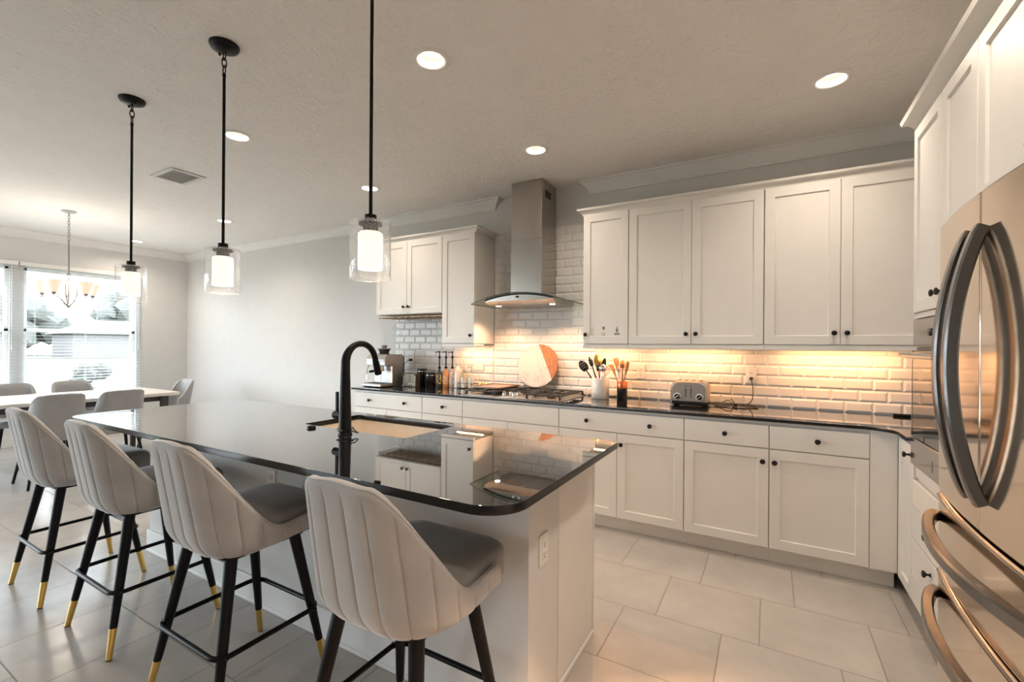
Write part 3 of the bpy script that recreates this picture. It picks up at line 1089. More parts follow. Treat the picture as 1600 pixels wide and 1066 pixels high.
mb = MB()
xs = [cxh - hw + 2 * hw * i / 32 for i in range(33)]
mb.loft([[(x, -.500, zarc(x)), (x, -.003, zarc(x)), (x, -.003, zarc(x) - .006), (x, -.500, zarc(x) - .006)] for x in xs])
gl = mb.build('glass_canopy', m_hoodglass, r, smooth=30)
mb = MB()
mb.loft([[(x, -.5015, zarc(x) + .0005), (x, -.5002, zarc(x) + .0005), (x, -.5002, zarc(x) - .0065), (x, -.5015, zarc(x) - .0065)] for x in xs])
for sx in (cxh - hw, cxh + hw):
    mb.box(sx - .0008, sx + .0008, -.50, -.003, zarc(sx) - .0065, zarc(sx) + .0005)
mb.build('polished_edge', m_hoodedge, gl)
mb = MB()
bx = [-2.197 + .66 * i / 20 for i in range(21)]
mb.loft([[(x, -.462, zarc(x) - .0085), (x, -.005, zarc(x) - .0085), (x, -.005, 1.716), (x, -.40, 1.716), (x, -.462, min(1.745, zarc(x) - .012))] for x in bx])
bd = mb.build('body', m_hood, r, smooth=30)
mb = MB()
mb.loft([[(x, -.4665, zarc(x) - .007), (x, -.4625, zarc(x) - .007), (x, -.4625, zarc(x) - .019), (x, -.4665, zarc(x) - .019)] for x in bx])
mb.build('front_gasket', m_black, bd)
mb = MB(); mb.obox((-1.867, -.4655, 1.776), .075, .004, .022, Matrix.Identity(3)); cpn = mb.build('control_panel', m_plate, bd, bevel=.002)
mb = MB(); mb.obox((-1.867, -.468, 1.776), .03, .002, .015, Matrix.Identity(3)); mb.build('display', m_blackgloss, cpn)
mb = MB()
for a, b in ((-2.08, -1.88), (-1.86, -1.66)): mb.box(a, b, -.36, -.06, 1.7145, 1.7162)
mb.build('filter', m_steel, bd)
for x in (-2.135, -1.60):
    mb = MB(); mb.lathe([(.03, 0), (.03, -.003), (.026, -.0032)], (x, -.33, 1.716), n=20); lb = mb.build('lamp_bezel', m_chrome, bd, smooth=True)
    mb = MB(); mb.lathe([(.024, 0), (.022, -.002)], (x, -.33, 1.7126), n=20); mb.build('lamp_lens', m_hlens, lb)
    lamp('hood_light', 'SPOT', (x, -.33, 1.706), 20, (1, .60, .34), r, .02, (0, 0, 0), spot=2.3, blend=.6)

# ------------------------------------------------------------------ under cabinet strips
for (a, b, t, e) in ((-2.74, -2.42, 'warm led light bar glowing under the tall single cabinet', 1.5), (-1.29, -.97, 'warm led light bar glowing over the utensil crocks', 1.5), (-.80, -.20, 'warm led light bar glowing over the toaster', 2.4), (.08, .72, 'warm led light bar glowing over the inner counter corner', 3.0)):
    r = root('led_light_bar', ((a + b) / 2, -.13, ZU + .02), t, 'light', 'led bars under the wall cabinets')
    mb = MB(); mb.box(a, b, -.145, -.115, ZU + .022, ZU + .0335); mb.build('housing', m_plate, r, bevel=.002)
    mb = MB(); mb.box(a + .01, b - .01, -.14, -.12, ZU + .0195, ZU + .0222); mb.build('diffuser', m_led, r)
    lamp('bar_light', 'AREA', ((a + b) / 2, -.13, ZU + .018), e, WARMER, r, b - a, (0, 0, 0), shape='RECTANGLE', size_y=.02)

# ------------------------------------------------------------------ cooktop
r = root('gas_cooktop', (-1.867, -.33, .9145), 'stainless gas cooktop with black grates and front knobs', 'cooktop')
mb = MB(); mb.prism(rpoly(-2.325, -1.410, -.590, -.060, .02), .9143, .922); mb.build('steel_deck', m_steel, r, bevel=.003)
for bxx, byy, q in ((-2.18, -.20, .04), (-2.18, -.45, .035), (-1.867, -.24, .05), (-1.55, -.20, .04), (-1.55, -.45, .035)):
    mb = MB(); mb.lathe([(q, 0), (q, .012), (q * .8, .016), (q * .8, .022), (q * .3, .024)], (bxx, byy, .922), n=20); mb.build('burner', m_iron, r, smooth=True)
for gx0, gx1 in ((-2.315, -2.02), (-2.012, -1.722), (-1.714, -1.420)):
    mb = MB()
    ya, yb_ = (-.575, -.075) if gx0 != -2.012 else (-.40, -.075)
    zt = .962
    for y in (ya, yb_): mb.box(gx0, gx1, y - .006, y + .006, zt - .012, zt)
    for x in (gx0, gx1): mb.box(x - .006, x + .006, ya - .006, yb_ + .006, zt - .012, zt)
    n = 7
    for i in range(n):
        y = ya + (yb_ - ya) * (i + .5) / n
        mb.box(gx0, gx0 + .075, y - .005, y + .005, zt - .010, zt + .004); mb.box(gx1 - .075, gx1, y - .005, y + .005, zt - .010, zt + .004)
    mb.box((gx0 + gx1) / 2 - .005, (gx0 + gx1) / 2 + .005, ya, yb_, zt - .012, zt)
    mb.box(gx0, gx1, (ya + yb_) / 2 - .005, (ya + yb_) / 2 + .005, zt - .012, zt)
    for x in (gx0, gx1):
        for y in (ya, yb_): mb.lathe([(.012, 0), (.008, .03)], (x, y, .922), n=8)
    mb.build('grate', m_iron, r, bevel=.002)
for x, y in ((-2.005, -.475), (-1.935, -.475), (-1.97, -.535), (-1.865, -.475), (-1.875, -.535)):
    x += .02
    mb = MB(); mb.lathe([(.022, 0), (.022, .004), (.017, .006), (.019, .026), (.016, .031), (.004, .032)], (x, y, .922), n=20); kk = mb.build('control_knob', m_chrome, r, smooth=True)
    mb = MB(); mb.obox((x, y, .956), .006, .032, .008, Matrix.Identity(3)); mb.build('knob_grip', m_chrome, kk, bevel=.002)
mb = MB()
ro = lambda i, z: [(x, y, z) for x, y in rpoly(-2.335 + i, -2.03 - i, -.49 + i, -.085 - i, .025)]
mb.loft([ro(.02, .967), ro(0, .974), ro(0, .986), ro(.010, .986), ro(.016, .976)])
r = root('griddle_tray', (-2.18, -.29, .967), 'flat brown griddle tray lying on the cooktop grate', 'tray')
mb.build('pan', m_tray, r, smooth=35)
mb = MB(); mb.loft([ro(.0175, .9762), ro(.018, .9775)]); mb.build('painted_reflection', m_trayrefl, r)  # coloured sheet carrying the painted reflection, the tray has no lining

# round board leaning on the tiles
r = root('serving_board', (-1.845, -.075, .967), 'round white marble serving board with an acacia wood side, leaning on the tiles', 'board')
RB = .205
tilt = math.radians(13)
q = Matrix.Rotation(-tilt, 3, 'X')
cc = Vector((-1.868, -.058, .969 + RB * math.cos(tilt)))


def board_pts(poly, d0, d1):
    f = lambda a, b, d: tuple(cc + q @ Vector((a, d, b)))
    return poly, d0, d1, f


na = 48
ang = [2 * PI * i / na for i in range(na)]
# the chord runs from the top to the lower side away from the marble
a_top, a_low = math.radians(92), math.radians(-38)
pw, pm = [], []
for i in range(25):
    t = a_low + (a_top - a_low) * i / 24
    pw.append((RB * math.cos(t), RB * math.sin(t)))
for i in range(33):
    t = a_top + (2 * PI - (a_top - a_low)) * i / 32
    pm.append((RB * math.cos(t), RB * math.sin(t)))
mb = MB(); mb.prismf(*board_pts(pm, -.008, .008)); mb.build('marble_side', m_marble, r, bevel=.002)
mb = MB(); mb.prismf(*board_pts(pw, -.008, .008)); mb.build('wood_side', m_wood, r, bevel=.002)

ZC = .9145
# ------------------------------------------------------------------ small things on the long counter
r = root('espresso_machine', (-3.555, -.33, ZC), 'stainless espresso machine with a bean hopper at the end of the counter', 'coffee machine')
mb = MB()
prof = [(-.475, .925), (-.345, .925), (-.345, 1.135), (-.455, 1.135), (-.455, 1.225), (-.43, 1.252), (-.20, 1.252), (-.185, 1.235), (-.185, .925), (-.19, .917), (-.475, .917)]
mb.loft([[(x, a, b) for a, b in [(-.345, .917), (-.345, 1.135), (-.455, 1.135), (-.46, 1.205), (-.43, 1.252), (-.20, 1.252), (-.185, 1.235), (-.185, .917)]] for x in (-3.69, -3.42)])
mb.build('body', m_espresso, r, bevel=.006)
mb = MB(); mb.box(-3.685, -3.425, -.1845, -.160, .93, 1.235); mb.build('water_tank', m_blackgloss, r, bevel=.008)
mb = MB(); mb.box(-3.4425, -3.4195, -.352, -.3455, .962, 1.130); mb.build('painted_reflection_strip', m_warmrefl, r, bevel=.002)  # thin strip painting the warm reflection onto the inner side, not a trim
mb = MB(); mb.box(-3.6895, -3.4205, -.515, -.3452, .9185, .952); tr = mb.build('drip_tray', m_espresso, r, bevel=.008)
mb = MB()
for i in range(9): mb.box(-3.675 + i * .0275, -3.66 + i * .0275, -.495, -.355, .952, .9532)
mb.build('tray_grid', m_slot, tr)
mb = MB()
for x in (-3.67, -3.44):
    for y in (-.49, -.205): mb.cyl((x, y, ZC), .012, .006, n=12)
mb.build('foot', m_black, r)
mb = MB(); mb.lathe([(.055, 1.252), (.055, 1.262), (.048, 1.268), (.062, 1.300), (.068, 1.306)], (-3.60, -.29, 0), n=24); hp = mb.build('bean_hopper', m_beans, r, smooth=True)
mb = MB(); mb.lathe([(.073, 1.306), (.073, 1.314), (.030, 1.318), (.028, 1.338), (.034, 1.340), (.034, 1.348), (.01, 1.350)], (-3.60, -.29, 0), n=24); mb.build('hopper_lid', m_fgrey, hp, smooth=True)
mb = MB(); mb.lathe([(.03, 0), (.03, .035)], (-3.53, -.405, 1.10), n=20); mb.lathe([(.034, 0), (.036, .022)], (-3.53, -.405, 1.078), n=20); mb.build('group_head', m_chrome, r, smooth=True)
mb = MB(); mb.tube([(-3.53, -.44, 1.088), (-3.53, -.47, 1.086), (-3.53, -.56, 1.078)], [.007, .012, .014], 12); pf = mb.build('portafilter_handle', m_black, r, smooth=True)
mb = MB(); mb.tube([(-3.53, -.405, 1.078), (-3.53, -.405, 1.055)], .012, 10); mb.tube([(-3.53, -.405, 1.055), (-3.53, -.405, .975)], .0025, 6); mb.build('pour_spout', m_chrome, r, smooth=True)
mb = MB(); mb.tube([(-3.66, -.44, 1.14), (-3.665, -.47, 1.10), (-3.665, -.475, .99)], .005, 8); mb.build('steam_wand', m_chrome, r, smooth=True)
mb = MB(); mb.lathe([(.024, 0), (.024, .006), (.02, .007)], (-3.555, -.4575, 1.19), (0, -1, 0), 20); mb.build('pressure_gauge', m_plate, r, smooth=True)
for i in range(3):
    mb = MB(); mb.lathe([(.011, 0), (.011, .006), (.008, .008)], (-3.50 + i * .028, -.4575, 1.19), (0, -1, 0), 14); mb.build('button', m_chrome, r, smooth=True)


def text(s, size, loc, mat, parent, name='lettering', rot=(PI / 2, 0, 0), bold=.0):
    cu = bpy.data.curves.new(name, 'FONT')
    cu.body = s
    cu.size = size
    cu.align_x = 'CENTER'
    cu.extrude = .0004
    cu.offset = bold
    o = bpy.data.objects.new(name, cu)
    C.objects.link(o)
    dg = bpy.context.evaluated_depsgraph_get()
    me = bpy.data.meshes.new_from_object(o.evaluated_get(dg))
    bpy.data.objects.remove(o)
    bpy.data.curves.remove(cu)
    me.materials.clear()
    me.materials.append(mat)
    ob = bpy.data.objects.new(name, me)
    C.objects.link(ob)
    ob.parent = parent
    ob.location = Vector(loc) - WL(parent)
    ob.rotation_euler = rot
    return ob


r = root('coffee_sign', (-3.266, -.22, ZC), 'black box sign with pale COFFEE lettering beside the espresso machine', 'sign')
mb = MB(); mb.box(-3.353, -3.180, -.262, -.185, ZC, 1.055); mb.build('block', m_slot, r, bevel=.002)
m_cream = M('cream print', (0.72, 0.68, 0.52), 0.6)
text('COFFEE', .049, (-3.2665, -.2625, .9255), m_cream, r, bold=.0010)
for z, sz in ((.968, .026), (.991, .026), (1.013, .026), (1.034, .020)):
    text('COFFEE COFFEE', sz * .92, (-3.2665, -.2625, z), m_cream, r, bold=.0004)
r = root('power_adapter', (-3.375, -.06, ZC), 'black power cord looping down from the plug behind the coffee sign', 'cord')
mb = MB(); mb.tube([(-3.462, -.008, 1.187), (-3.462, -.035, 1.187)], .013, 10); mb.build('plug', m_blackgloss, r, smooth=True)
mb = MB(); mb.tube([(-3.462, -.035, 1.187), (-3.475, -.06, 1.18), (-3.49, -.09, 1.15), (-3.485, -.11, 1.09), (-3.45, -.115, 1.03), (-3.40, -.11, .97), (-3.385, -.10, .93), (-3.37, -.08, .918)], .0035, 8); mb.build('cord', m_blackgloss, r, smooth=True)

for (x, y, rr, h, t) in ((-3.235, -.095, .052, .185, 'taller black lidded canister behind the coffee sign box'), (-3.095, -.125, .056, .150, 'shorter black lidded canister beside the syrup bottles')):
    r = root('canister', (x, y, ZC), t, 'canister', 'black canisters')
    mb = MB(); mb.lathe([(rr - .003, 0), (rr, .004), (rr, h - .032)], (x, y, ZC), n=28); mb.build('jar', m_blackgloss, r, smooth=True)
    mb = MB(); mb.lathe([(rr + .001, h - .032), (rr + .001, h - .022)], (x, y, ZC), n=28); mb.build('steel_band', m_chrome, r, smooth=True)
    mb = MB(); mb.lathe([(rr + .003, h - .022), (rr + .003, h - .004), (rr - .002, h), (.004, h)], (x, y, ZC), n=28); mb.build('lid', m_blackgloss, r, smooth=True)

for x, y, liq, lab, t in ((-2.990, -.105, m_slot, m_lab1, 'syrup bottle with a yellow and black label and black pump'), (-2.920, -.085, m_amber, m_lab2, 'orange syrup bottle with black pump, middle of the three'), (-2.852, -.065, m_pink, m_lab3, 'pale pink syrup bottle with black pump beside the white bottle')):
    r = root('syrup_bottle', (x, y, ZC), t, 'bottle', 'syrup bottles with black pumps')
    mb = MB(); mb.lathe([(.029, 0), (.031, .004), (.031, .135), (.026, .152), (.013, .170), (.0125, .196)], (x, y, ZC), n=24); mb.build('bottle', liq, r, smooth=True)
    mb = MB(); mb.lathe([(.0315, .035), (.0315, .130)], (x, y, ZC), n=24, cap0=False, cap1=False); mb.build('label', lab, r, smooth=True)
    mb = MB(); mb.lathe([(.015, .196), (.015, .214), (.0065, .218), (.0065, .300), (.013, .306), (.013, .322), (.006, .326), (.005, .362), (.011, .364), (.011, .374), (.004, .377)], (x, y, ZC), n=16)
    mb.tube([(x, y, ZC + .369), (x - .03, y - .02, ZC + .368), (x - .038, y - .026, ZC + .362)], .0045, 8)
    mb.build('pump', m_black, r, smooth=True)
x, y = -2.775, -.075
r = root('white_bottle', (x, y, ZC), 'plain white bottle with tapered neck between syrups and glass dispensers', 'bottle')
mb = MB(); mb.lathe([(.032, 0), (.036, .004), (.036, .165), (.030, .190), (.017, .212), (.014, .225)], (x, y, ZC), n=24); mb.build('body', m_ceramic, r, smooth=True)
mb = MB(); mb.lathe([(.010, .225), (.006, .232), (.004, .26), (.003, .262)], (x, y, ZC), n=12); mb.build('pour_spout', m_steel, r, smooth=True)

r = root('wire_caddy', (-2.645, -.085, ZC), 'dark wire caddy holding two glass dispensers near the cooktop', 'caddy')
mb = MB()
for z in (ZC + .004, ZC + .055): mb.tube([(-2.735, -.135, z), (-2.555, -.135, z), (-2.555, -.035, z), (-2.735, -.035, z)], .0022, 6, closed=True)
for x, y in ((-2.735, -.135), (-2.645, -.135), (-2.555, -.135), (-2.555, -.035), (-2.735, -.035)): mb.tube([(x, y, ZC), (x, y, ZC + .057)], .0022, 6)
for i in range(5): mb.tube([(-2.71 + i * .033, -.135, ZC + .004), (-2.71 + i * .033, -.035, ZC + .004)], .0018, 6)
mb.build('wire_frame', m_black, r, smooth=True)
for x, t in ((-2.690, 'glass dispenser of pale soap in the wire caddy, beside the white bottle'), (-2.600, 'glass dispenser of pale soap in the wire caddy, nearer the cooktop')):
    z = ZC + .0065; y = -.085
    r = root('soap_dispenser', (x, y, z), t, 'bottle', 'glass dispensers in the caddy')
    mb = MB(); mb.lathe([(.034, 0), (.036, .004), (.036, .118), (.026, .140), (.014, .150), (.014, .165)], (x, y, z), n=24); mb.build('glass_body', m_glass, r, smooth=True)
    mb = MB(); mb.lathe([(.032, .004), (.033, .105)], (x, y, z), n=24); mb.build('liquid', m_ceramic, r, smooth=True)
    mb = MB(); mb.lathe([(.016, .165), (.016, .182), (.005, .185), (.005, .212), (.009, .214), (.009, .222), (.002, .224)], (x, y, z), n=14); mb.tube([(x, y, z + .217), (x - .035, y - .02, z + .214)], .004, 8); mb.build('pump', m_chrome, r, smooth=True)
for x, y, t in ((-2.490, -.075, 'small gold topped shaker nearer the wire caddy'), (-2.425, -.062, 'small gold topped shaker nearer the cooktop')):
    r = root('salt_shaker', (x, y, ZC), t, 'shaker', 'gold topped shakers')
    mb = MB(); mb.lathe([(.017, 0), (.018, .003), (.016, .045)], (x, y, ZC), n=18); mb.build('jar', m_glass, r, smooth=True)
    mb = MB(); mb.lathe([(.0175, .045), (.0175, .060), (.010, .068), (.002, .069)], (x, y, ZC), n=18); mb.build('cap', m_gold, r, smooth=True)
    mb = MB(); mb.lathe([(.0155, .003), (.0145, .036)], (x, y, ZC), n=14); mb.build('contents', m_paper, r, smooth=True)

# crocks and utensils
cx_, cy_ = -1.228, -.165
r = root('utensil_crock', (cx_, cy_, ZC), 'round white ceramic crock full of cooking utensils', 'crock')
mb = MB(); mb.lathe([(.070, 0), (.074, .006), (.074, .170), (.0715, .174), (.068, .170), (.066, .012), (.001, .010)], (cx_, cy_, ZC), n=36, cap1=True); mb.build('body', m_ceramic, r, smooth=True)
kx, ky = -1.050, -.140
r = root('utensil_crock', (kx, ky, ZC), 'slim black crock with a copper band holding wooden spoons', 'crock')
mb = MB(); mb.lathe([(.039, 0), (.042, .004), (.042, .092)], (kx, ky, ZC), n=30); mb.build('body', m_blackgloss, r, smooth=True)
mb = MB(); mb.lathe([(.042, .0925), (.0425, .094), (.0425, .148), (.041, .150), (.0385, .148), (.038, .0935)], (kx, ky, ZC), n=30, cap0=False, cap1=False); mb.build('copper_band', m_copper, r, smooth=True)


def utensil(name, label, base, tip, head, mat, hmat=None, hw_=.03, hl=.09, group='utensils in the white crock'):
    b, t = Vector(base), Vector(tip)
    ax = (t - b).normalized()
    side = ax.cross(Vector((.5, -.86, 0)).normalized()).normalized()
    nrm = ax.cross(side)
    r = root(name, b, label, 'utensil', group)
    L = (t - b).length
    mb = MB(); mb.tube([b, b + ax * (L - hl) * .5, b + ax * (L - hl * .9)], [.0075, .007, .0055], 8); mb.build('handle', mat, r, smooth=True)
    hs = b + ax * (L - hl)
    mb = MB()
    if head in ('spoon', 'spatula', 'slotted'):
        pr = []
        n = 10
        for i in range(n + 1):
            s = i / n
            wdt = hw_ * (math.sin(PI * min(1, .12 + s * .86)) ** .55 if head != 'spatula' else (.35 + .65 * min(1, s * 1.8)) * (1 if s < .93 else .85))
            cup = (.012 if head != 'spatula' else 0) * math.sin(PI * s)
            p = hs + ax * hl * s
            pr.append([p + side * wdt + nrm * .002, p + nrm * (.002 - cup), p - side * wdt + nrm * .002, p - side * wdt - nrm * .002, p - nrm * (.002 + cup), p + side * wdt - nrm * .002])
        mb.loft(pr)
    elif head == 'whisk':
        for k in range(5):
            a = PI * k / 5
            d = side * math.cos(a) + nrm * math.sin(a)
            mb.tube([hs + ax * hl * s + d * hw_ * math.sin(2 * PI * s if False else PI * s) for s in [i / 10 for i in range(11)]], .0012, 5)
            mb.tube([hs + ax * hl * s - d * hw_ * math.sin(PI * s) for s in [i / 10 for i in range(11)]], .0012, 5)
    elif head == 'ladle':
        q_ = [(hw_ * math.sin(a), -hw_ * math.cos(a)) for a in [PI / 2 * i / 6 for i in range(7)]]
        mb.lathe([(max(.001, a), c_) for a, c_ in q_] + [(hw_ - .002, 0), (.001, -hw_ * .8)], hs + ax * hl * .6, nrm + ax * .4, 18)
    ho = mb.build('head', hmat or mat, r, smooth=30)
    if head == 'slotted':
        mb = MB()
        for i in range(3):
            for j in (-1, 0, 1):
                p = hs + ax * hl * (.3 + .2 * i) + side * hw_ * .42 * j
                mb.obox(p, .006, .03, .006, Matrix((side, nrm, ax)).transposed())
        mb.build('holes', m_steel, ho)


zb = ZC + .02
D = m_slot
utensil('slotted_spoon', 'black slotted spoon leaning out of the white crock towards the cooktop', (cx_ + .03, cy_, zb), (-1.415, -.15, 1.225), 'slotted', m_blackgloss, None, .036, .10)
utensil('spatula', 'dark narrow spatula upright in the white crock beside the slotted spoon', (cx_ + .02, cy_ - .02, zb), (-1.332, -.15, 1.262), 'spoon', m_blackgloss, None, .018, .085)
utensil('serving_spoon', 'large shiny brass toned spoon at the back of the white crock', (cx_ + .01, cy_ + .03, zb), (-1.275, -.115, 1.285), 'spoon', m_chrome, m_gold, .036, .11)
utensil('spatula', 'dark leaf shaped spatula leaning over the middle of the white crock', (cx_ - .02, cy_ - .02, zb), (-1.190, -.16, 1.255), 'spoon', m_blackgloss, None, .020, .10)
utensil('ladle', 'steel ladle bowl at the front of the white crock', (cx_ - .01, cy_ - .03, zb), (-1.195, -.185, 1.20), 'ladle', m_chrome, None, .034, .07)
utensil('whisk', 'wire whisk leaning out of the white crock towards the outlet', (cx_ - .03, cy_, zb), (-1.150, -.15, 1.205), 'whisk', m_chrome, m_wire, .024, .11)
utensil('spoon', 'dark red handled spoon among the utensils of the white crock', (cx_, cy_ + .03, zb), (-1.265, -.13, 1.20), 'spoon', m_copper, m_blackgloss, .016, .06)
G2 = 'wooden tools in the copper banded crock'
utensil('wooden_spatula', 'wide flat wooden spatula standing tallest in the copper banded crock', (kx + .005, ky, zb), (-1.112, -.115, 1.258), 'spatula', m_lwood, None, .021, .10, G2)
utensil('wooden_spoon', 'round headed wooden spoon behind the others in the copper banded crock', (kx, ky + .015, zb), (-1.058, -.105, 1.240), 'spoon', m_lwood, None, .022, .07, G2)
utensil('wooden_spatula', 'thin wooden stick spatula leaning outwards to the white crock side', (kx + .012, ky - .005, zb), (-1.142, -.135, 1.200), 'spatula', m_lwood, None, .013, .11, G2)
utensil('wooden_spatula', 'straight wooden paddle on the outlet side of the copper banded crock', (kx - .012, ky, zb), (-1.008, -.115, 1.228), 'spatula', m_lwood, None, .013, .12, G2)
utensil('spoon', 'pale pinkish spoon at the front of the copper banded crock', (kx - .005, ky - .02, zb), (-1.075, -.16, 1.192), 'spoon', m_paper, m_pink, .015, .055, G2)

# toaster
tx0, tx1, ty0, ty1 = -.648, -.388, -.262, -.075
r = root('toaster', ((tx0 + tx1) / 2, (ty0 + ty1) / 2, ZC), 'stainless four slot toaster with two round dials', 'toaster')
mb = MB()
sec = lambda i: [(x, z) for x, z in rpoly(tx0 + i, tx1 - i, .945, 1.098 - i, [.01, .01, .055, .055], 8)]
mb.loft([[(x, ty0 + .006, z) for x, z in sec(.006)], [(x, ty0, z) for x, z in sec(.012)]][::-1] + [[(x, y, z) for x, z in sec(0)] for y in (ty0 + .014, ty1 - .014)] + [[(x, ty1, z) for x, z in sec(.012)]])
mb.build('shell', m_steel, r, smooth=35)
mb = MB(); mb.prism(rpoly(tx0 - .004, tx1 + .004, ty0 - .006, ty1 + .004, .02), ZC + .008, .948); mb.build('base', m_blackgloss, r, bevel=.004)
mb = MB()
for x in (tx0 + .03, tx1 - .03):
    for y in (ty0 + .03, ty1 - .03): mb.cyl((x, y, ZC), .012, .009, n=12)
mb.build('foot', m_black, r)
mb = MB()
for i in range(4):
    xc = tx0 + .055 + i * .05
    mb.box(xc - .013, xc + .013, ty0 + .03, ty1 - .025, 1.0955, 1.0988)
mb.build('bread_slot', m_slot, r)
for x in (tx0 + .052, tx1 - .052):
    mb = MB(); mb.lathe([(.026, 0), (.026, .008), (.022, .012)], (x, ty0, .982), (0, -1, 0), 24); dk = mb.build('dial', m_plate, r, smooth=True)
    mb = MB(); mb.lathe([(.020, .012), (.019, .020), (.002, .021)], (x, ty0, .982), (0, -1, 0), 24); mb.build('dial_cap', m_blackgloss, dk, smooth=True)
    mb = MB(); mb.obox((x, ty0 - .0215, .982), .030, .003, .006, Matrix.Rotation(-.7, 3, 'Y')); mb.build('pointer', m_chrome, dk)
for x in (-.538, -.500):
    mb = MB(); mb.box(x - .003, x + .003, ty0 - .0006, ty0 + .002, .975, 1.062); sl = mb.build('lever_slot', m_slot, r)
    mb = MB(); mb.box(x - .013, x + .013, ty0 - .018, ty0 - .001, 1.038, 1.050); mb.build('lever', m_chrome, r, bevel=.003)
mb = MB()
for i in range(5): mb.lathe([(.004, 0), (.004, .002)], (tx0 + .035 + .012 * (i % 2), ty0, 1.02 + i * .012), (0, -1, 0), 10); mb.lathe([(.004, 0), (.004, .002)], (tx1 - .035 - .012 * (i % 2), ty0, 1.02 + i * .012), (0, -1, 0), 10)
mb.build('button', m_steel, r)


def bez(pts, n=8):
    """Catmull-Rom through the points"""
    P = [Vector(p) for p in pts]
    P = [P[0] * 2 - P[1]] + P + [P[-1] * 2 - P[-2]]
    out = []
    for i in range(1, len(P) - 2):
        for k in range(n):
            t = k / n
            a, b, c_, d_ = P[i - 1], P[i], P[i + 1], P[i + 2]
            out.append(.5 * ((2 * b) + (c_ - a) * t + (2 * a - 5 * b + 4 * c_ - d_) * t * t + (3 * b - a - 3 * c_ + d_) * t ** 3))
    out.append(P[-2])
    return out


z = ZC + .0045
kn = (-.215, -.115)
mb = MB()
mb.tube(bez([(tx1 - .004, -.16, .93), (-.34, -.14, .925), (-.30, -.10, .94), (-.26, -.085, .955), (kn[0], kn[1], z + .01), (-.14, -.06, z + .012), (-.105, -.045, .965), (-.10, -.03, 1.04), (-.113, -.032, 1.118), (-.113, -.008, 1.120)]), .0034, 8)
for lps in ([(kn[0], kn[1], z + .01), (-.27, -.19, z), (-.33, -.20, z), (-.345, -.17, z), (-.29, -.13, z + .003), (kn[0], kn[1], z + .012)], [(kn[0], kn[1], z + .01), (-.15, -.12, z + .004), (-.075, -.125, z), (-.07, -.145, z), (-.14, -.15, z + .002), (kn[0], kn[1], z + .008)], [(kn[0], kn[1], z + .01), (-.16, -.10, z + .014), (-.085, -.095, z + .004), (-.08, -.11, z), (-.15, -.13, z + .006), (kn[0], kn[1], z + .006)]):
    mb.tube(bez(lps), .0034, 8)
cd = mb.build('power_cord', m_slot, r, smooth=True)
mb = MB(); mb.tube([(kn[0] - .012, kn[1] + .01, z + .008), (kn[0] + .012, kn[1] - .01, z + .008)], .011, 10); mb.tube([(kn[0], kn[1], z + .012), (kn[0] - .03, kn[1] + .03, z + .05)], .003, 6); mb.tube([(kn[0], kn[1], z + .004), (kn[0] - .01, kn[1] - .06, z)], .003, 6); mb.build('cord_tie', m_blackgloss, cd, smooth=True)
mb = MB(); mb.lathe([(.014, 0), (.013, .012), (.007, .022)], (-.113, -.0072, 1.120), (0, -1, 0), 12); mb.build('plug', m_slot, cd, smooth=True)

mb = MB(); mb.box(.700, .835, -.075, -.050, ZC, .932)
o = mb.build('small_case', m_blackgloss, None, bevel=.003); tag(o, 'small flat black case on the counter beside the oven tower', 'case')

# three stickers on the narrow wall cabinet door
for (xa, xb, za, zb_, t, n) in ((-1.258, -1.222, 1.437, 1.520, 'printed white sticker closest to the cabinet knob', 0), (-1.170, -1.122, 1.430, 1.522, 'paper sticker with a dark round drawing, between two others', 1), (-1.062, -1.012, 1.440, 1.518, 'paper sticker with a dark bottle drawing, furthest from the knob', 2)):
    yy = -.3415
    r = root('door_sticker', ((xa + xb) / 2, yy, za), t, 'sticker', 'stickers on the narrow cabinet door')
    mb = MB(); mb.box(xa, xb, yy - .0008, yy, za, zb_); mb.build('paper', m_paper, r)
    mb = MB(); xm = (xa + xb) / 2
    if n == 0:
        for i in range(6): mb.box(xa + .005, xb - .005 - .004 * (i % 3), yy - .0013, yy - .0009, za + .012 + i * .011, za + .0145 + i * .011)
    elif n == 1:
        mb.lathe([(.012, 0), (.012, .0005)], (xm, yy - .0008, zb_ - .02), (0, -1, 0), 14); mb.box(xm - .004, xm + .004, yy - .0013, yy - .0009, zb_ - .042, zb_ - .03)
        for i in range(3): mb.box(xa + .008, xb - .008, yy - .0013, yy - .0009, za + .010 + i * .010, za + .013 + i * .010)
    else:
        mb.box(xm - .009, xm + .009, yy - .0013, yy - .0009, zb_ - .052, zb_ - .024); mb.box(xm - .0035, xm + .0035, yy - .0013, yy - .0009, zb_ - .024, zb_ - .006)
        mb.box(xa + .004, xb - .004, yy - .0013, yy - .0009, za + .006, za + .020)
    mb.build('print', m_ink, r)

# hanging wine glass rack under the short cabinet
r = root('wine_glass_rack', (-3.22, -.18, 1.64), 'bronze wire rack screwed under the short wall cabinet', 'rack')
mb = MB()
zr = 1.642
for k in range(9):
    x = -3.62 + k * .092
    mb.tube([(x - .022, -.03, zr), (x - .022, -.31, zr), (x - .012, -.330, zr), (x + .012, -.330, zr), (x + .022, -.31, zr), (x + .022, -.03, zr)], .004, 6)
for y in (-.05, -.31): mb.tube([(-3.64, y, zr + .007), (-2.79, y, zr + .007)], .003, 6)
for x in (-3.62, -3.22, -2.82):
    for y in (-.05, -.31): mb.tube([(x, y, zr + .006), (x, y, 1.6688)], .003, 6)
for k in range(9):
    x = -3.62 + k * .092
    mb.tube([(x + .010 * math.cos(a), -.335, zr - .006 + .016 * math.sin(a)) for a in [2 * PI * i / 14 for i in range(14)]], .0022, 6, closed=True)
mb.build('wire_frame', m_wire, r, smooth=True)
mb = MB(); hx = -2.835
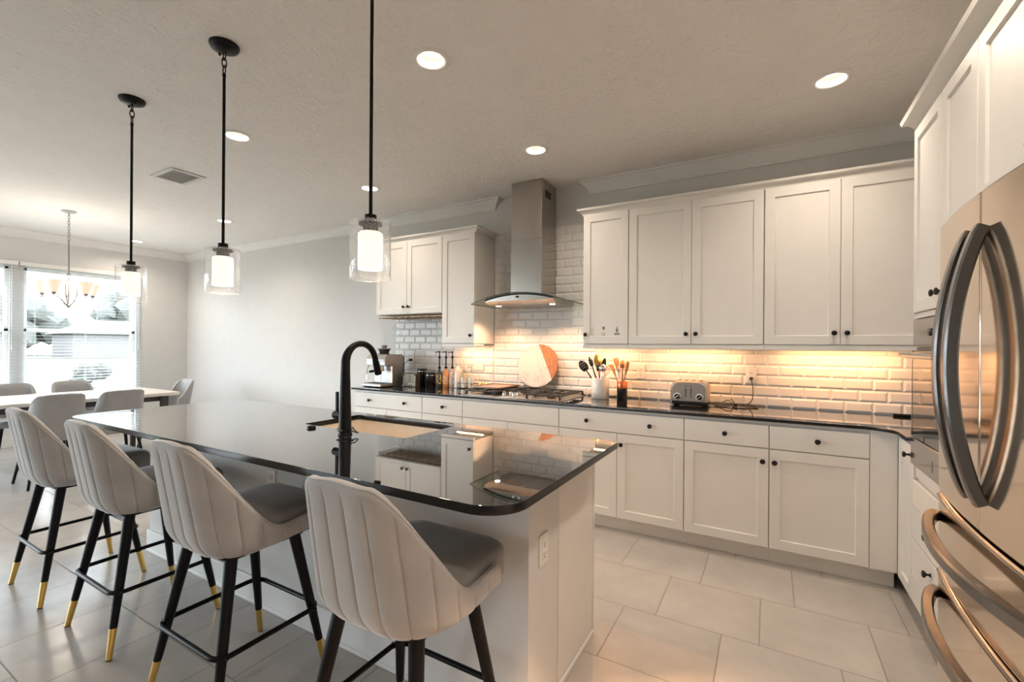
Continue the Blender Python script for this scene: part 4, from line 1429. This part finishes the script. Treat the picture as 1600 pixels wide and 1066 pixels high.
mb.tube(bez([(hx - .045, -.30, zr - .003), (hx - .047, -.30, zr - .09), (hx - .03, -.30, zr - .165), (hx, -.30, zr - .185), (hx + .03, -.30, zr - .165), (hx + .047, -.30, zr - .09), (hx + .045, -.30, zr - .003)]), .0028, 8)
mb.tube(bez([(hx - .034, -.26, zr - .003), (hx - .034, -.26, zr - .05), (hx, -.26, zr - .085), (hx + .034, -.26, zr - .05), (hx + .034, -.26, zr - .003)]), .0025, 8)
mb.build('hook', m_steel, r, smooth=True)
for x, t in ((-3.528, 'clear stemmed glass hanging upside down, nearer the bare wall'), (-3.436, 'clear stemmed glass hanging upside down, further along the rack')):
    y = -.20
    r = root('wine_glass', (x, y, 1.47), t, 'glass', 'glasses hanging from the rack')
    mb = MB(); mb.lathe([(.032, 1.6535), (.032, 1.651), (.005, 1.647), (.004, 1.575), (.012, 1.562), (.030, 1.545), (.036, 1.515), (.033, 1.455)], (x, y, 0), n=24, cap1=False)
    mb.build('bowl_and_stem', m_glass, r, smooth=True)

# ------------------------------------------------------------------ fridge
fy0, fy1 = -1.765, -2.675
fm = (fy0 + fy1) / 2


def fbow(y):
    s = (y - fy0) / (fy1 - fy0)
    return .512 - .030 * (1 - (2 * s - 1) ** 2)


def bow_poly(ya, yb_, n=14, back=.585):
    ys = [ya + (yb_ - ya) * i / n for i in range(n + 1)]
    return [(fbow(y), y) for y in ys] + [(back, yb_), (back, ya)]


r = root('refrigerator', (.87, fm, 0), 'stainless french door refrigerator with bowed handles and two freezer drawers', 'refrigerator')
mb = MB(); mb.box(.59, 1.24, fy1, fy0, .03, 1.755); mb.build('body', m_fgrey, r, bevel=.003)
mb = MB()
for x in (.66, 1.18):
    for y in (fy0 - .06, fy1 + .06): mb.cyl((x, y, .0005), .02, .031, n=12)
mb.build('foot', m_black, r)
mb = MB(); mb.box(.545, .60, fy1 + .02, fy0 - .02, .012, .075); mb.build('toe_grille', m_fgrey, r)
doors = []
for ya, yb_ in ((fy0, fm + .002), (fm - .002, fy1)):
    mb = MB(); mb.prism(bow_poly(ya, yb_), .872, 1.775)
    doors.append(mb.build('door', m_fridge, r, bevel=.006, seg=3))
mb = MB(); mb.box(fbow(fm) + .012, .585, fm - .0018, fm + .0018, .875, 1.772); mb.build('door_gasket', m_nickel, r)
drs = []
for za, zb_ in ((.612, .862), (.085, .602)):
    mb = MB(); mb.prism(bow_poly(fy0, fy1, 24), za, zb_)
    dd = mb.build('freezer_drawer', m_fridge, r, bevel=.006, seg=3); drs.append((dd, zb_))
    mb = MB(); mb.prism([(fbow(y) - .004, y) for y in [fy0 + .004 + (fy1 - fy0 - .008) * i / 24 for i in range(25)]] + [(fbow(y) + .03, y) for y in [fy1 + .004 + (fy0 - fy1 - .008) * i / 24 for i in range(25)]], zb_ - .018, zb_ - .008)
    mb.build('drawer_lip', m_fhandle, dd, bevel=.003)


def rect_sweep(mb, pts, wdt, dep, wdir):
    """rectangular bar swept along pts, width along wdir"""
    P = [Vector(p) for p in pts]; W = Vector(wdir)
    rings = []
    for i in range(len(P)):
        t = (P[min(i + 1, len(P) - 1)] - P[max(i - 1, 0)]).normalized()
        n = t.cross(W).normalized()
        c_ = .3
        q = []
        for a, b in ((-1, -1 + c_), (-1 + c_, -1), (1 - c_, -1), (1, -1 + c_), (1, 1 - c_), (1 - c_, 1), (-1 + c_, 1), (-1, 1 - c_)):
            q.append(P[i] + W * (wdt / 2 * a) + n * (dep / 2 * b))
        rings.append(q)
    mb.loft(rings)


for dd, y in ((doors[0], fm + .042), (doors[1], fm - .042)):
    mb = MB()
    pts = []
    for i in range(33):
        s = i / 32
        pts.append((fbow(y) - .008 - .062 * math.sin(PI * s) ** .75, y, .955 + (1.672 - .955) * s))
    rect_sweep(mb, pts, .034, .030, (0, 1, 0))
    mb.build('door_handle', m_fhandle, dd, smooth=30)
for dd, zt in drs:
    mb = MB()
    pts = []
    for i in range(41):
        s = i / 40
        y = fy0 - .035 + (fy1 - fy0 + .07) * s
        pts.append((fbow(y) - .010 - .058 * math.sin(PI * s) ** .6, y, zt - .075))
    rect_sweep(mb, pts, .037, .030, (0, 0, 1))
    mb.build('drawer_handle', m_fhandle, dd, smooth=30)

# ------------------------------------------------------------------ bar stools


def u_path(hx_, yb_, yf, rr, n=10):
    """plan of the shell from one arm front round the back to the other, counted by arc length"""
    pts = [(hx_, yf)]
    for i in range(n + 1):
        a = PI / 2 * i / n
        pts.append((hx_ - rr + rr * math.cos(a), yb_ + rr - rr * math.sin(a)))
    pts += [(-x, y) for x, y in pts[::-1]]
    return pts


def resample(pts, n):
    L = [0]
    for a, b in zip(pts, pts[1:]): L.append(L[-1] + math.dist(a, b))
    out = []
    j = 0
    for i in range(n + 1):
        t = L[-1] * i / n
        while j < len(L) - 2 and L[j + 1] < t: j += 1
        f = (t - L[j]) / max(1e-9, L[j + 1] - L[j])
        out.append((pts[j][0] + (pts[j + 1][0] - pts[j][0]) * f, pts[j][1] + (pts[j + 1][1] - pts[j][1]) * f))
    return out


def sm(a, b, x):
    t = max(0, min(1, (x - a) / (b - a)))
    return t * t * (3 - 2 * t)


def bar_stool():
    r = root('bar_stool', (0, 0, 0), 'x', 'bar stool', 'grey velvet bar stools along the island')
    NCH = 15
    PH = [(0, 1.0), (.045, .42), (.13, .16), (.30, .04), (.5, 0), (.70, .04), (.87, .16), (.955, .42)]
    fine = resample(u_path(.238, -.215, .180, .165), 3000)
    plan, dep = [], []
    for c_ in range(NCH):
        for ph, dq in PH:
            plan.append(int(round(3000 * (c_ + ph) / NCH))); dep.append(dq)
    plan.append(3000); dep.append(1.0); dep[0] = 0; dep[-1] = 0
    N = len(plan) - 1
    zbot, ztop = .585, .992
    NR = 18
    cols = []
    rim = []
    for i in range(N + 1):
        x, y = fine[plan[i]]
        a = fine[max(0, plan[i] - 12)]; b = fine[min(3000, plan[i] + 12)]
        t = Vector((b[0] - a[0], b[1] - a[1], 0)).normalized()
        nrm = Vector((t.y, -t.x, 0))
        if nrm.dot(Vector((x, y + .02, 0))) < 0: nrm = -nrm
        s = abs(2 * plan[i] / 3000 - 1)              # 0 back centre, 1 arm front
        zt = .655 + (ztop - .655) * (1 - sm(.22, .74, s) ** .90) - .008 * sm(.0, .25, s)
        zt += .016 * sm(.76, .95, s) - .034 * sm(.968, 1.0, s) ** 2
        zb_ = zbot + .022 * sm(.5, 1.0, s)
        th = .040 - .014 * sm(.5, 1, s)
        outer, inner = [], []
        for k in range(NR + 1):
            f = k / NR
            z = zb_ + (zt - zb_) * f
            h = (z - zbot) / (ztop - zbot)
            sx = 1.0 - .10 * h ** 1.3
            cur = .034 * (1 - min(1, f / .22)) ** 2
            yy = y - .070 * h * (1 - sm(.15, .75, s) * .55)
            P = Vector((x * sx, yy, z))
            outer.append(P - nrm * (cur + .0062 * dep[i] * min(1, (1 - f) * 14)))
            inner.append(P - nrm * th)
        top = []
        for q in (.12, .3, .5, .7, .88):
            c_ = (outer[-1] + inner[-1]) / 2
            top.append(c_ + nrm * (th / 2) * math.cos(PI * q) + Vector((0, 0, th / 2 * math.sin(PI * q))))
        ring = outer + top + inner[::-1]
        cols.append(ring)
        rim.append(top[1] + Vector((0, 0, -.001)))
    mb = MB(); mb.loft(cols)
    mb.build('backrest', m_fabric, r, smooth=55, local=True)
    mb = MB(); mb.tube(rim, .003, 6); mb.build('piping', m_fabric, r, smooth=True, local=True)
    # seat cushion
    mb = MB()
    ro_ = lambda i, z: [(x, y, z) for x, y in rpoly(-.210 + i, .210 - i, -.165 + i, .280 - i, [.11, .11, .06, .06], 8)]
    mb.loft([ro_(.012, .5905), ro_(.002, .600), ro_(0, .612), ro_(0, .672), ro_(.004, .690), ro_(.016, .702), ro_(.05, .710), ro_(.10, .713)])
    mb.build('seat', m_seatfab, r, smooth=50, local=True)
    mb = MB(); mb.prism(rpoly(-.17, .17, -.15, .18, .04), .572, .5895); mb.build('seat_plate', m_black, r, local=True)
    for sx in (-1, 1):
        for sy in (-1, 1):
            tp = Vector((sx * .145, sy * .125 + .005, .585)); bt = Vector((sx * .232, sy * .224, 0))
            p = lambda z: bt + (tp - bt) * (z / .585)
            mb = MB(); mb.tube([p(.122), p(.3), p(.583)], [.0145, .0185, .0225], 16)
            lg = mb.build('leg', m_black, r, smooth=True, local=True)
            mb = MB(); mb.tube([p(.004), p(.122)], [.0115, .0148], 16); mb.build('gold_tip', m_gold, lg, smooth=True, local=True)
            mb = MB(); mb.tube([p(.0), p(.005)], [.0105, .0105], 12); mb.build('floor_glide', m_black, lg, smooth=True, local=True)
    zf = .265
    k = zf / .585
    fx_, fyb, fyf = .232 + (.145 - .232) * k + .024, -.224 + (.12 - .0) * 0 + .094 * k - .024, .224 - .094 * k + .024
    pl = rpoly(-fx_, fx_, fyb, fyf, .05, 8)
    mb = MB(); mb.tube([(x, y, zf) for x, y in pl], .0095, 10, closed=True)
    for sx in (-1, 1):
        for sy in (fyb + .028, fyf - .028):
            mb.tube([(sx * (fx_ + .012), sy, zf), (sx * (fx_ - .03), sy, zf)], .005, 8)
    mb.build('footrest_ring', m_black, r, smooth=True, local=True)
    return r


st = bar_stool()
STOOLS = [((-3.432, -2.853, 0), 'grey velvet bar stool at the window end of the island', 0.0),
          ((-2.656, -2.837, 0), 'grey velvet bar stool, second from the window end of the island', 0.0),
          ((-1.836, -2.835, 0), 'grey velvet bar stool in front of the faucet, its dark seat in full view', 0.0),
          ((-.955, -2.835, 0), 'nearest grey velvet bar stool, at the island corner by the aisle', 0.0)]
for i, (l, t, a) in enumerate(STOOLS):
    if i == 0:
        st.location = l; st.rotation_euler = (0, 0, a); st['label'] = t
    else:
        dup(st, l, t, a)

# ------------------------------------------------------------------ pendants


def pendant():
    r = root('pendant_light', (0, 0, 0), 'x', 'pendant light', 'glass cylinder pendants over the island')
    z0 = H - .0005
    mb = MB(); mb.lathe([(.066, 0), (.066, -.006), (.060, -.018), (.040, -.028), (.012, -.031)], (0, 0, z0), n=32)
    cn = mb.build('canopy', m_black, r, smooth=True)
    mb = MB()
    for a in (0, PI): mb.lathe([(.006, -.022), (.006, -.034), (.003, -.037)], (.042 * math.cos(a), .042 * math.sin(a), z0), n=10)
    mb.build('canopy_screw', m_black, cn, smooth=True)
    mb = MB()
    zz = z0 - .030
    for k in range(3):
        c_ = zz - .020 - k * .036
        hz, hw_ = .024, .011
        lk = [(hw_ * math.cos(t), hz * math.sin(t)) for t in [2 * PI * i / 16 for i in range(16)]]
        mb.tube([((a if k % 2 == 0 else 0), (0 if k % 2 == 0 else a), c_ + b) for a, b in lk], .003, 6, closed=True)
    mb.build('chain', m_black, r, smooth=True)
    ztp = zz - .020 - 2 * .036 - .020
    mb = MB(); mb.lathe([(.0085, ztp - .012), (.0085, ztp), (.004, ztp + .006)], n=12); mb.tube([(0, 0, 1.845), (0, 0, ztp - .01)], .0068, 12); mb.build('rod', m_black, r, smooth=True)
    mb = MB(); mb.lathe([(.022, 1.846), (.022, 1.824), (.010, 1.824)], n=24); mb.lathe([(.0435, 1.8145), (.0435, 1.808), (.028, 1.806), (.0275, 1.783), (.02, 1.782)], n=28)
    mb.lathe([(.010, 1.825), (.010, 1.813)], n=12)
    mb.build('socket_cap', m_black, r, smooth=True)
    mb = MB(); mb.lathe([(.012, 1.8185), (.074, 1.8185), (.0755, 1.814), (.0755, 1.6045), (.0745, 1.602), (.0735, 1.6045), (.0735, 1.8145), (.012, 1.8155)], n=48, cap0=False, cap1=False)
    mb.build('glass_cylinder', m_seed, r, smooth=40)
    mb = MB(); mb.lathe([(.020, 1.7818), (.038, 1.781), (.0445, 1.776), (.046, 1.768), (.046, 1.640), (.0435, 1.640), (.0435, 1.768), (.03, 1.778)], n=36, cap0=False, cap1=False)
    mb.build('opal_shade', m_opal, r, smooth=40)
    mb = MB(); mb.lathe([(.003, 1.665), (.02, 1.672), (.029, 1.695), (.026, 1.715), (.013, 1.745), (.013, 1.777)], n=20)
    mb.build('light_bulb', emit_mat('lit bulb', (1, .85, .66), 6), r, smooth=True)
    lamp('pendant_bulb_light', 'SPOT', (0, 0, 1.645), 9, WARM, r, .03, (0, 0, 0), spot=2.0, blend=.7)
    return r


pn = pendant()
PY = -2.66
for i, (x, t) in enumerate(((-3.318, 'clear glass pendant light over the window end of the island'), (-2.317, 'clear glass pendant light, middle of the three over the island'), (-1.306, 'clear glass pendant light nearest the aisle, by the short cabinets'))):
    if i == 0: pn.location = (x, PY, 0); pn['label'] = t
    else: dup(pn, (x, PY, 0), t)
# the pendant roots stand at the ceiling
for o in [q for q in bpy.data.objects if q.name.startswith('pendant_light')]:
    for ch in o.children: ch.location.z -= H
    o.location.z = H

# ------------------------------------------------------------------ downlights


RL = .068


def downlight():
    r = root('recessed_light', (0, 0, H), 'x', 'ceiling light', 'round recessed ceiling lights')
    mb = MB(); mb.lathe([(RL, .004), (RL, -.003), (.076, -.007), (.092, -.006), (.099, -.002), (.099, -.0003)], n=40, cap0=False, cap1=False); mb.build('trim_ring', m_plate, r, smooth=30, local=True)
    mb = MB(); mb.lathe([(RL - .0003, -.002), (RL - .004, .012), (.054, .052), (.056, .056), (RL + .006, .056), (RL + .006, .024)], n=40, cap0=False, cap1=False); mb.build('reflector_cone', m_refl, r, smooth=30, local=True)
    mb = MB(); mb.lathe([(.0535, .0500), (.0535, .0525)], n=32); mb.build('lens', m_lens, r, local=True)
    lamp('downlight_beam', 'AREA', (0, 0, H + .030), 6.2, WARM, r, .098, (0, 0, 0), spread=2.6)
    return r


dl = downlight()
DL = [(-1.507, -2.07, 'recessed light nearest the third pendant, over the island end'), (.286, -.85, 'recessed light over the aisle beside the long wall cabinets'), (-1.514, -.845, 'recessed light just in front of the range hood chimney'), (-3.247, -2.075, 'recessed light half hidden by the middle pendant rod'), (-3.234, -.855, 'recessed light beside the third pendant rod, towards the wall'), (-5.62, -.89, 'recessed light behind the middle pendant, further down the wall'), (-7.87, -.91, 'recessed light at the dining corner, behind the first pendant rod')]
for i, (x, y, t) in enumerate(DL):
    if i == 0: dl.location = (x, y, H); dl['label'] = t
    else: dup(dl, (x, y, H), t)
dup(dl, (.286, -2.07, H), 'recessed light over the aisle in front of the fridge')
r_ = dup(dl, (.38, -3.2, H), 'unseen recessed light added above the viewer for the warm floor pool')
lamp('added_pool_spot', 'SPOT', (.38, -3.2, H + .003), 260, (1, .6, .34), r_, .03, (0, 0, 0), spot=math.radians(56), blend=.12)  # spot added out of view, cone shaped to cast the warm floor pool
cans = [(x, y) for x, y, t in DL] + [(.286, -2.07), (.38, -3.2)]
circ = lambda x, y: [(x + (RL + .003) * math.cos(-2 * PI * i / 40), y + (RL + .003) * math.sin(-2 * PI * i / 40)) for i in range(40)]
o = slab_curve('ceiling', [(-8.6, -8.2), (1.4, -8.2), (1.4, .2), (-8.6, .2)], [circ(x, y) for x, y in cans], H, H + .022, m_ceil, 0.0)
struct(o, 'textured off white ceiling', 'ceiling')
mb = MB(); mb.box(-8.6, 1.4, -8.2, .2, H + .12, H + .2)
struct(mb.build('roof', m_gap), 'roof deck over the ceiling', 'roof')

r = root('ceiling_vent', (-4.475, -1.89, H), 'white rectangular air vent in the ceiling', 'vent')
mb = MB()
X0, X1, Y0, Y1 = -4.66, -4.29, -2.03, -1.755
for a, b, c, d in ((X0, X1, Y0, Y0 + .035), (X0, X1, Y1 - .035, Y1), (X0, X0 + .035, Y0 + .035, Y1 - .035), (X1 - .035, X1, Y0 + .035, Y1 - .035)): mb.box(a, b, c, d, H - .012, H - .0003)
mb.build('frame', m_vent, r, bevel=.003)
mb = MB(); mb.box(X0 + .035, X1 - .035, Y0 + .035, Y1 - .035, H - .003, H - .0005)
for i in range(11): mb.obox(((X0 + X1) / 2, Y0 + .047 + i * .018, H - .008), X1 - X0 - .07, .015, .0015, Matrix.Rotation(.6, 3, 'X'))
mb.build('louvres', m_louv, r)

# ------------------------------------------------------------------ dining set
r = root('dining_table', (-6.75, -1.96, 0), 'long pale topped dining table on dark legs by the window', 'table')
mb = MB(); mb.prism(rpoly(-7.27, -6.22, -2.92, -1.07, .03), .725, .762); mb.build('table_top', m_tabwood, r, bevel=.004)
mb = MB(); mb.box(-7.12, -6.37, -2.75, -1.22, .655, .7248); mb.build('apron', m_plinth, r)
for x in (-7.15, -6.34):
    for y in (-2.77, -1.20):
        mb = MB(); mb.loft([[(x + sx * s_ + (0.0 if z else .02 * (1 if x > -6.7 else -1)), y + sy * s_, z) for sx, sy in ((-1, -1), (1, -1), (1, 1), (-1, 1))] for z, s_ in ((0, .022), (.7245, .035))]); mb.build('leg', m_plinth, r)


def dining_chair(slot=False):
    r = root('dining_chair', (0, 0, 0), 'x', 'chair', 'grey upholstered dining chairs')
    # faces local +y
    N = 24
    pl = resample(u_path(.205, -.21, -.03, .10), N)
    cols = []
    for i in range(N + 1):
        x, y = pl[i]
        a = pl[max(0, i - 1)]; b = pl[min(N, i + 1)]
        t = Vector((b[0] - a[0], b[1] - a[1], 0)).normalized(); nrm = Vector((t.y, -t.x, 0))
        if nrm.dot(Vector((x, y, 0))) < 0: nrm = -nrm
        s = abs(2 * i / N - 1)
        zt = .86 - .006 * sm(.2, .5, s) - .22 * sm(.48, 1.0, s) ** 1.4
        o_, n_ = [], []
        for k in range(9):
            f = k / 8; z = .44 + (zt - .44) * f; h = (z - .44) / .42
            P = Vector((x * (1.0 - .05 * h), y - .075 * h, z))
            o_.append(P); n_.append(P - nrm * .032)
        cols.append(o_ + [(o_[-1] + n_[-1]) / 2 + Vector((0, 0, .011))] + n_[::-1])
    mb = MB(); mb.loft(cols); bk = mb.build('backrest', m_dfab, r, smooth=50, local=True)
    if slot:
        mb = MB(); mb.obox((0, -.288, .805), .13, .012, .03, Matrix.Rotation(.18, 3, 'X')); mb.build('hand_slot', m_slot, bk, bevel=.005, local=True)
    mb = MB()
    ro_ = lambda i, z: [(x, y, z) for x, y in rpoly(-.215 + i, .215 - i, -.20 + i, .24 - i, .07, 6)]
    mb.loft([ro_(.01, .415), ro_(0, .43), ro_(0, .465), ro_(.015, .485), ro_(.06, .49)]); mb.build('seat', m_dfab, r, smooth=50, local=True)
    for sx in (-1, 1):
        for sy in (-1, 1):
            mb = MB(); mb.tube([(sx * .15, sy * .14, .416), (sx * .21, sy * .215 + .01, 0)], [.017, .011], 10); mb.build('leg', m_black, r, smooth=True, local=True)
    return r


ch = dining_chair()
CH = [((-6.02, -2.285, 0), PI / 2, 'grey dining chair with its back to us, behind the stool at the window end'), ((-6.02, -1.80, 0), PI / 2, 'grey dining chair with its back to us, just above the island worktop'),
      ((-7.40, -1.675, 0), -PI / 2, 'grey dining chair across the table, under the chandelier side nearest the corner'), ((-7.40, -2.205, 0), -PI / 2, 'grey dining chair across the table, under the window mullion')]
for i, (l, a, t) in enumerate(CH):
    if i == 0: ch.location = l; ch.rotation_euler = (0, 0, a); ch['label'] = t
    else: dup(ch, l, t, a)
c2 = dining_chair(True)
c2.location = (-6.80, -.985, 0); c2.rotation_euler = (0, 0, PI)
c2['label'] = 'grey dining chair at the table end by the bare wall'

# ------------------------------------------------------------------ chandelier
r = root('chandelier', (-6.748, -1.96, H), 'five light brushed nickel chandelier with frosted bell shades over the dining table', 'chandelier')
X, Y = -6.748, -1.96
mb = MB(); mb.lathe([(.065, 0), (.065, -.010), (.04, -.022), (.01, -.024)], (X, Y, H - .0005), n=28); mb.build('canopy', m_nickel, r, smooth=True)
mb = MB()
zz = H - .02
k = 0
while zz > 2.50:
    lk = [(.010 * math.cos(t), .021 * math.sin(t)) for t in [2 * PI * i / 12 for i in range(12)]]
    mb.tube([(X + (a if k % 2 == 0 else 0), Y + (0 if k % 2 == 0 else a), zz - .018 + b) for a, b in lk], .0028, 6, closed=True)
    zz -= .031; k += 1
mb.build('chain', m_nickel, r, smooth=True)
mb = MB(); mb.tube([(X, Y, zz + .005), (X, Y, 1.76)], .0075, 10); mb.lathe([(.006, 2.09), (.022, 2.10), (.022, 2.115), (.008, 2.125)], (X, Y, 0), n=16); mb.lathe([(.002, 1.735), (.016, 1.745), (.022, 1.765), (.010, 1.785)], (X, Y, 0), n=16)
mb.build('stem', m_nickel, r, smooth=True)
for i in range(5):
    a = 2 * PI * i / 5 - .84
    d = Vector((math.cos(a), math.sin(a), 0)); c0 = Vector((X, Y, 0))
    mb = MB()
    mb.tube(bez([c0 + d * .012 + Vector((0, 0, 1.765)), c0 + d * .10 + Vector((0, 0, 1.825)), c0 + d * .17 + Vector((0, 0, 1.852)), c0 + d * .215 + Vector((0, 0, 1.855)), c0 + d * .245 + Vector((0, 0, 1.850))]), .0055, 8)
    mb.tube([c0 + d * .215 + Vector((0, 0, 1.855)), c0 + d * .215 + Vector((0, 0, 1.875))], .006, 8)
    mb.lathe([(.010, 1.872), (.022, 1.876), (.024, 1.896), (.018, 1.898)], c0 + d * .215, n=16)
    am = mb.build('arm', m_nickel, r, smooth=True)
    d2 = Vector((math.cos(a + .3), math.sin(a + .3), 0))
    mb = MB(); mb.tube(bez([c0 + d2 * .012 + Vector((0, 0, 2.105)), c0 + d2 * .06 + Vector((0, 0, 2.06)), c0 + d2 * .088 + Vector((0, 0, 1.96)), c0 + d2 * .075 + Vector((0, 0, 1.86)), c0 + d2 * .015 + Vector((0, 0, 1.765))]), .005, 8)
    mb.build('cage_band', m_nickel, r, smooth=True)
    mb = MB(); mb.lathe([(.028, 1.8985), (.034, 1.91), (.042, 1.945), (.052, 1.985), (.070, 2.025), (.068, 2.025), (.050, 1.985), (.040, 1.945), (.030, 1.912)], c0 + d * .215, n=28, cap0=False, cap1=False)
    mb.build('glass_shade', m_shade, am, smooth=True)
lamp('chandelier_light', 'POINT', (X, Y, 2.06), 14, WARM, r, .1)
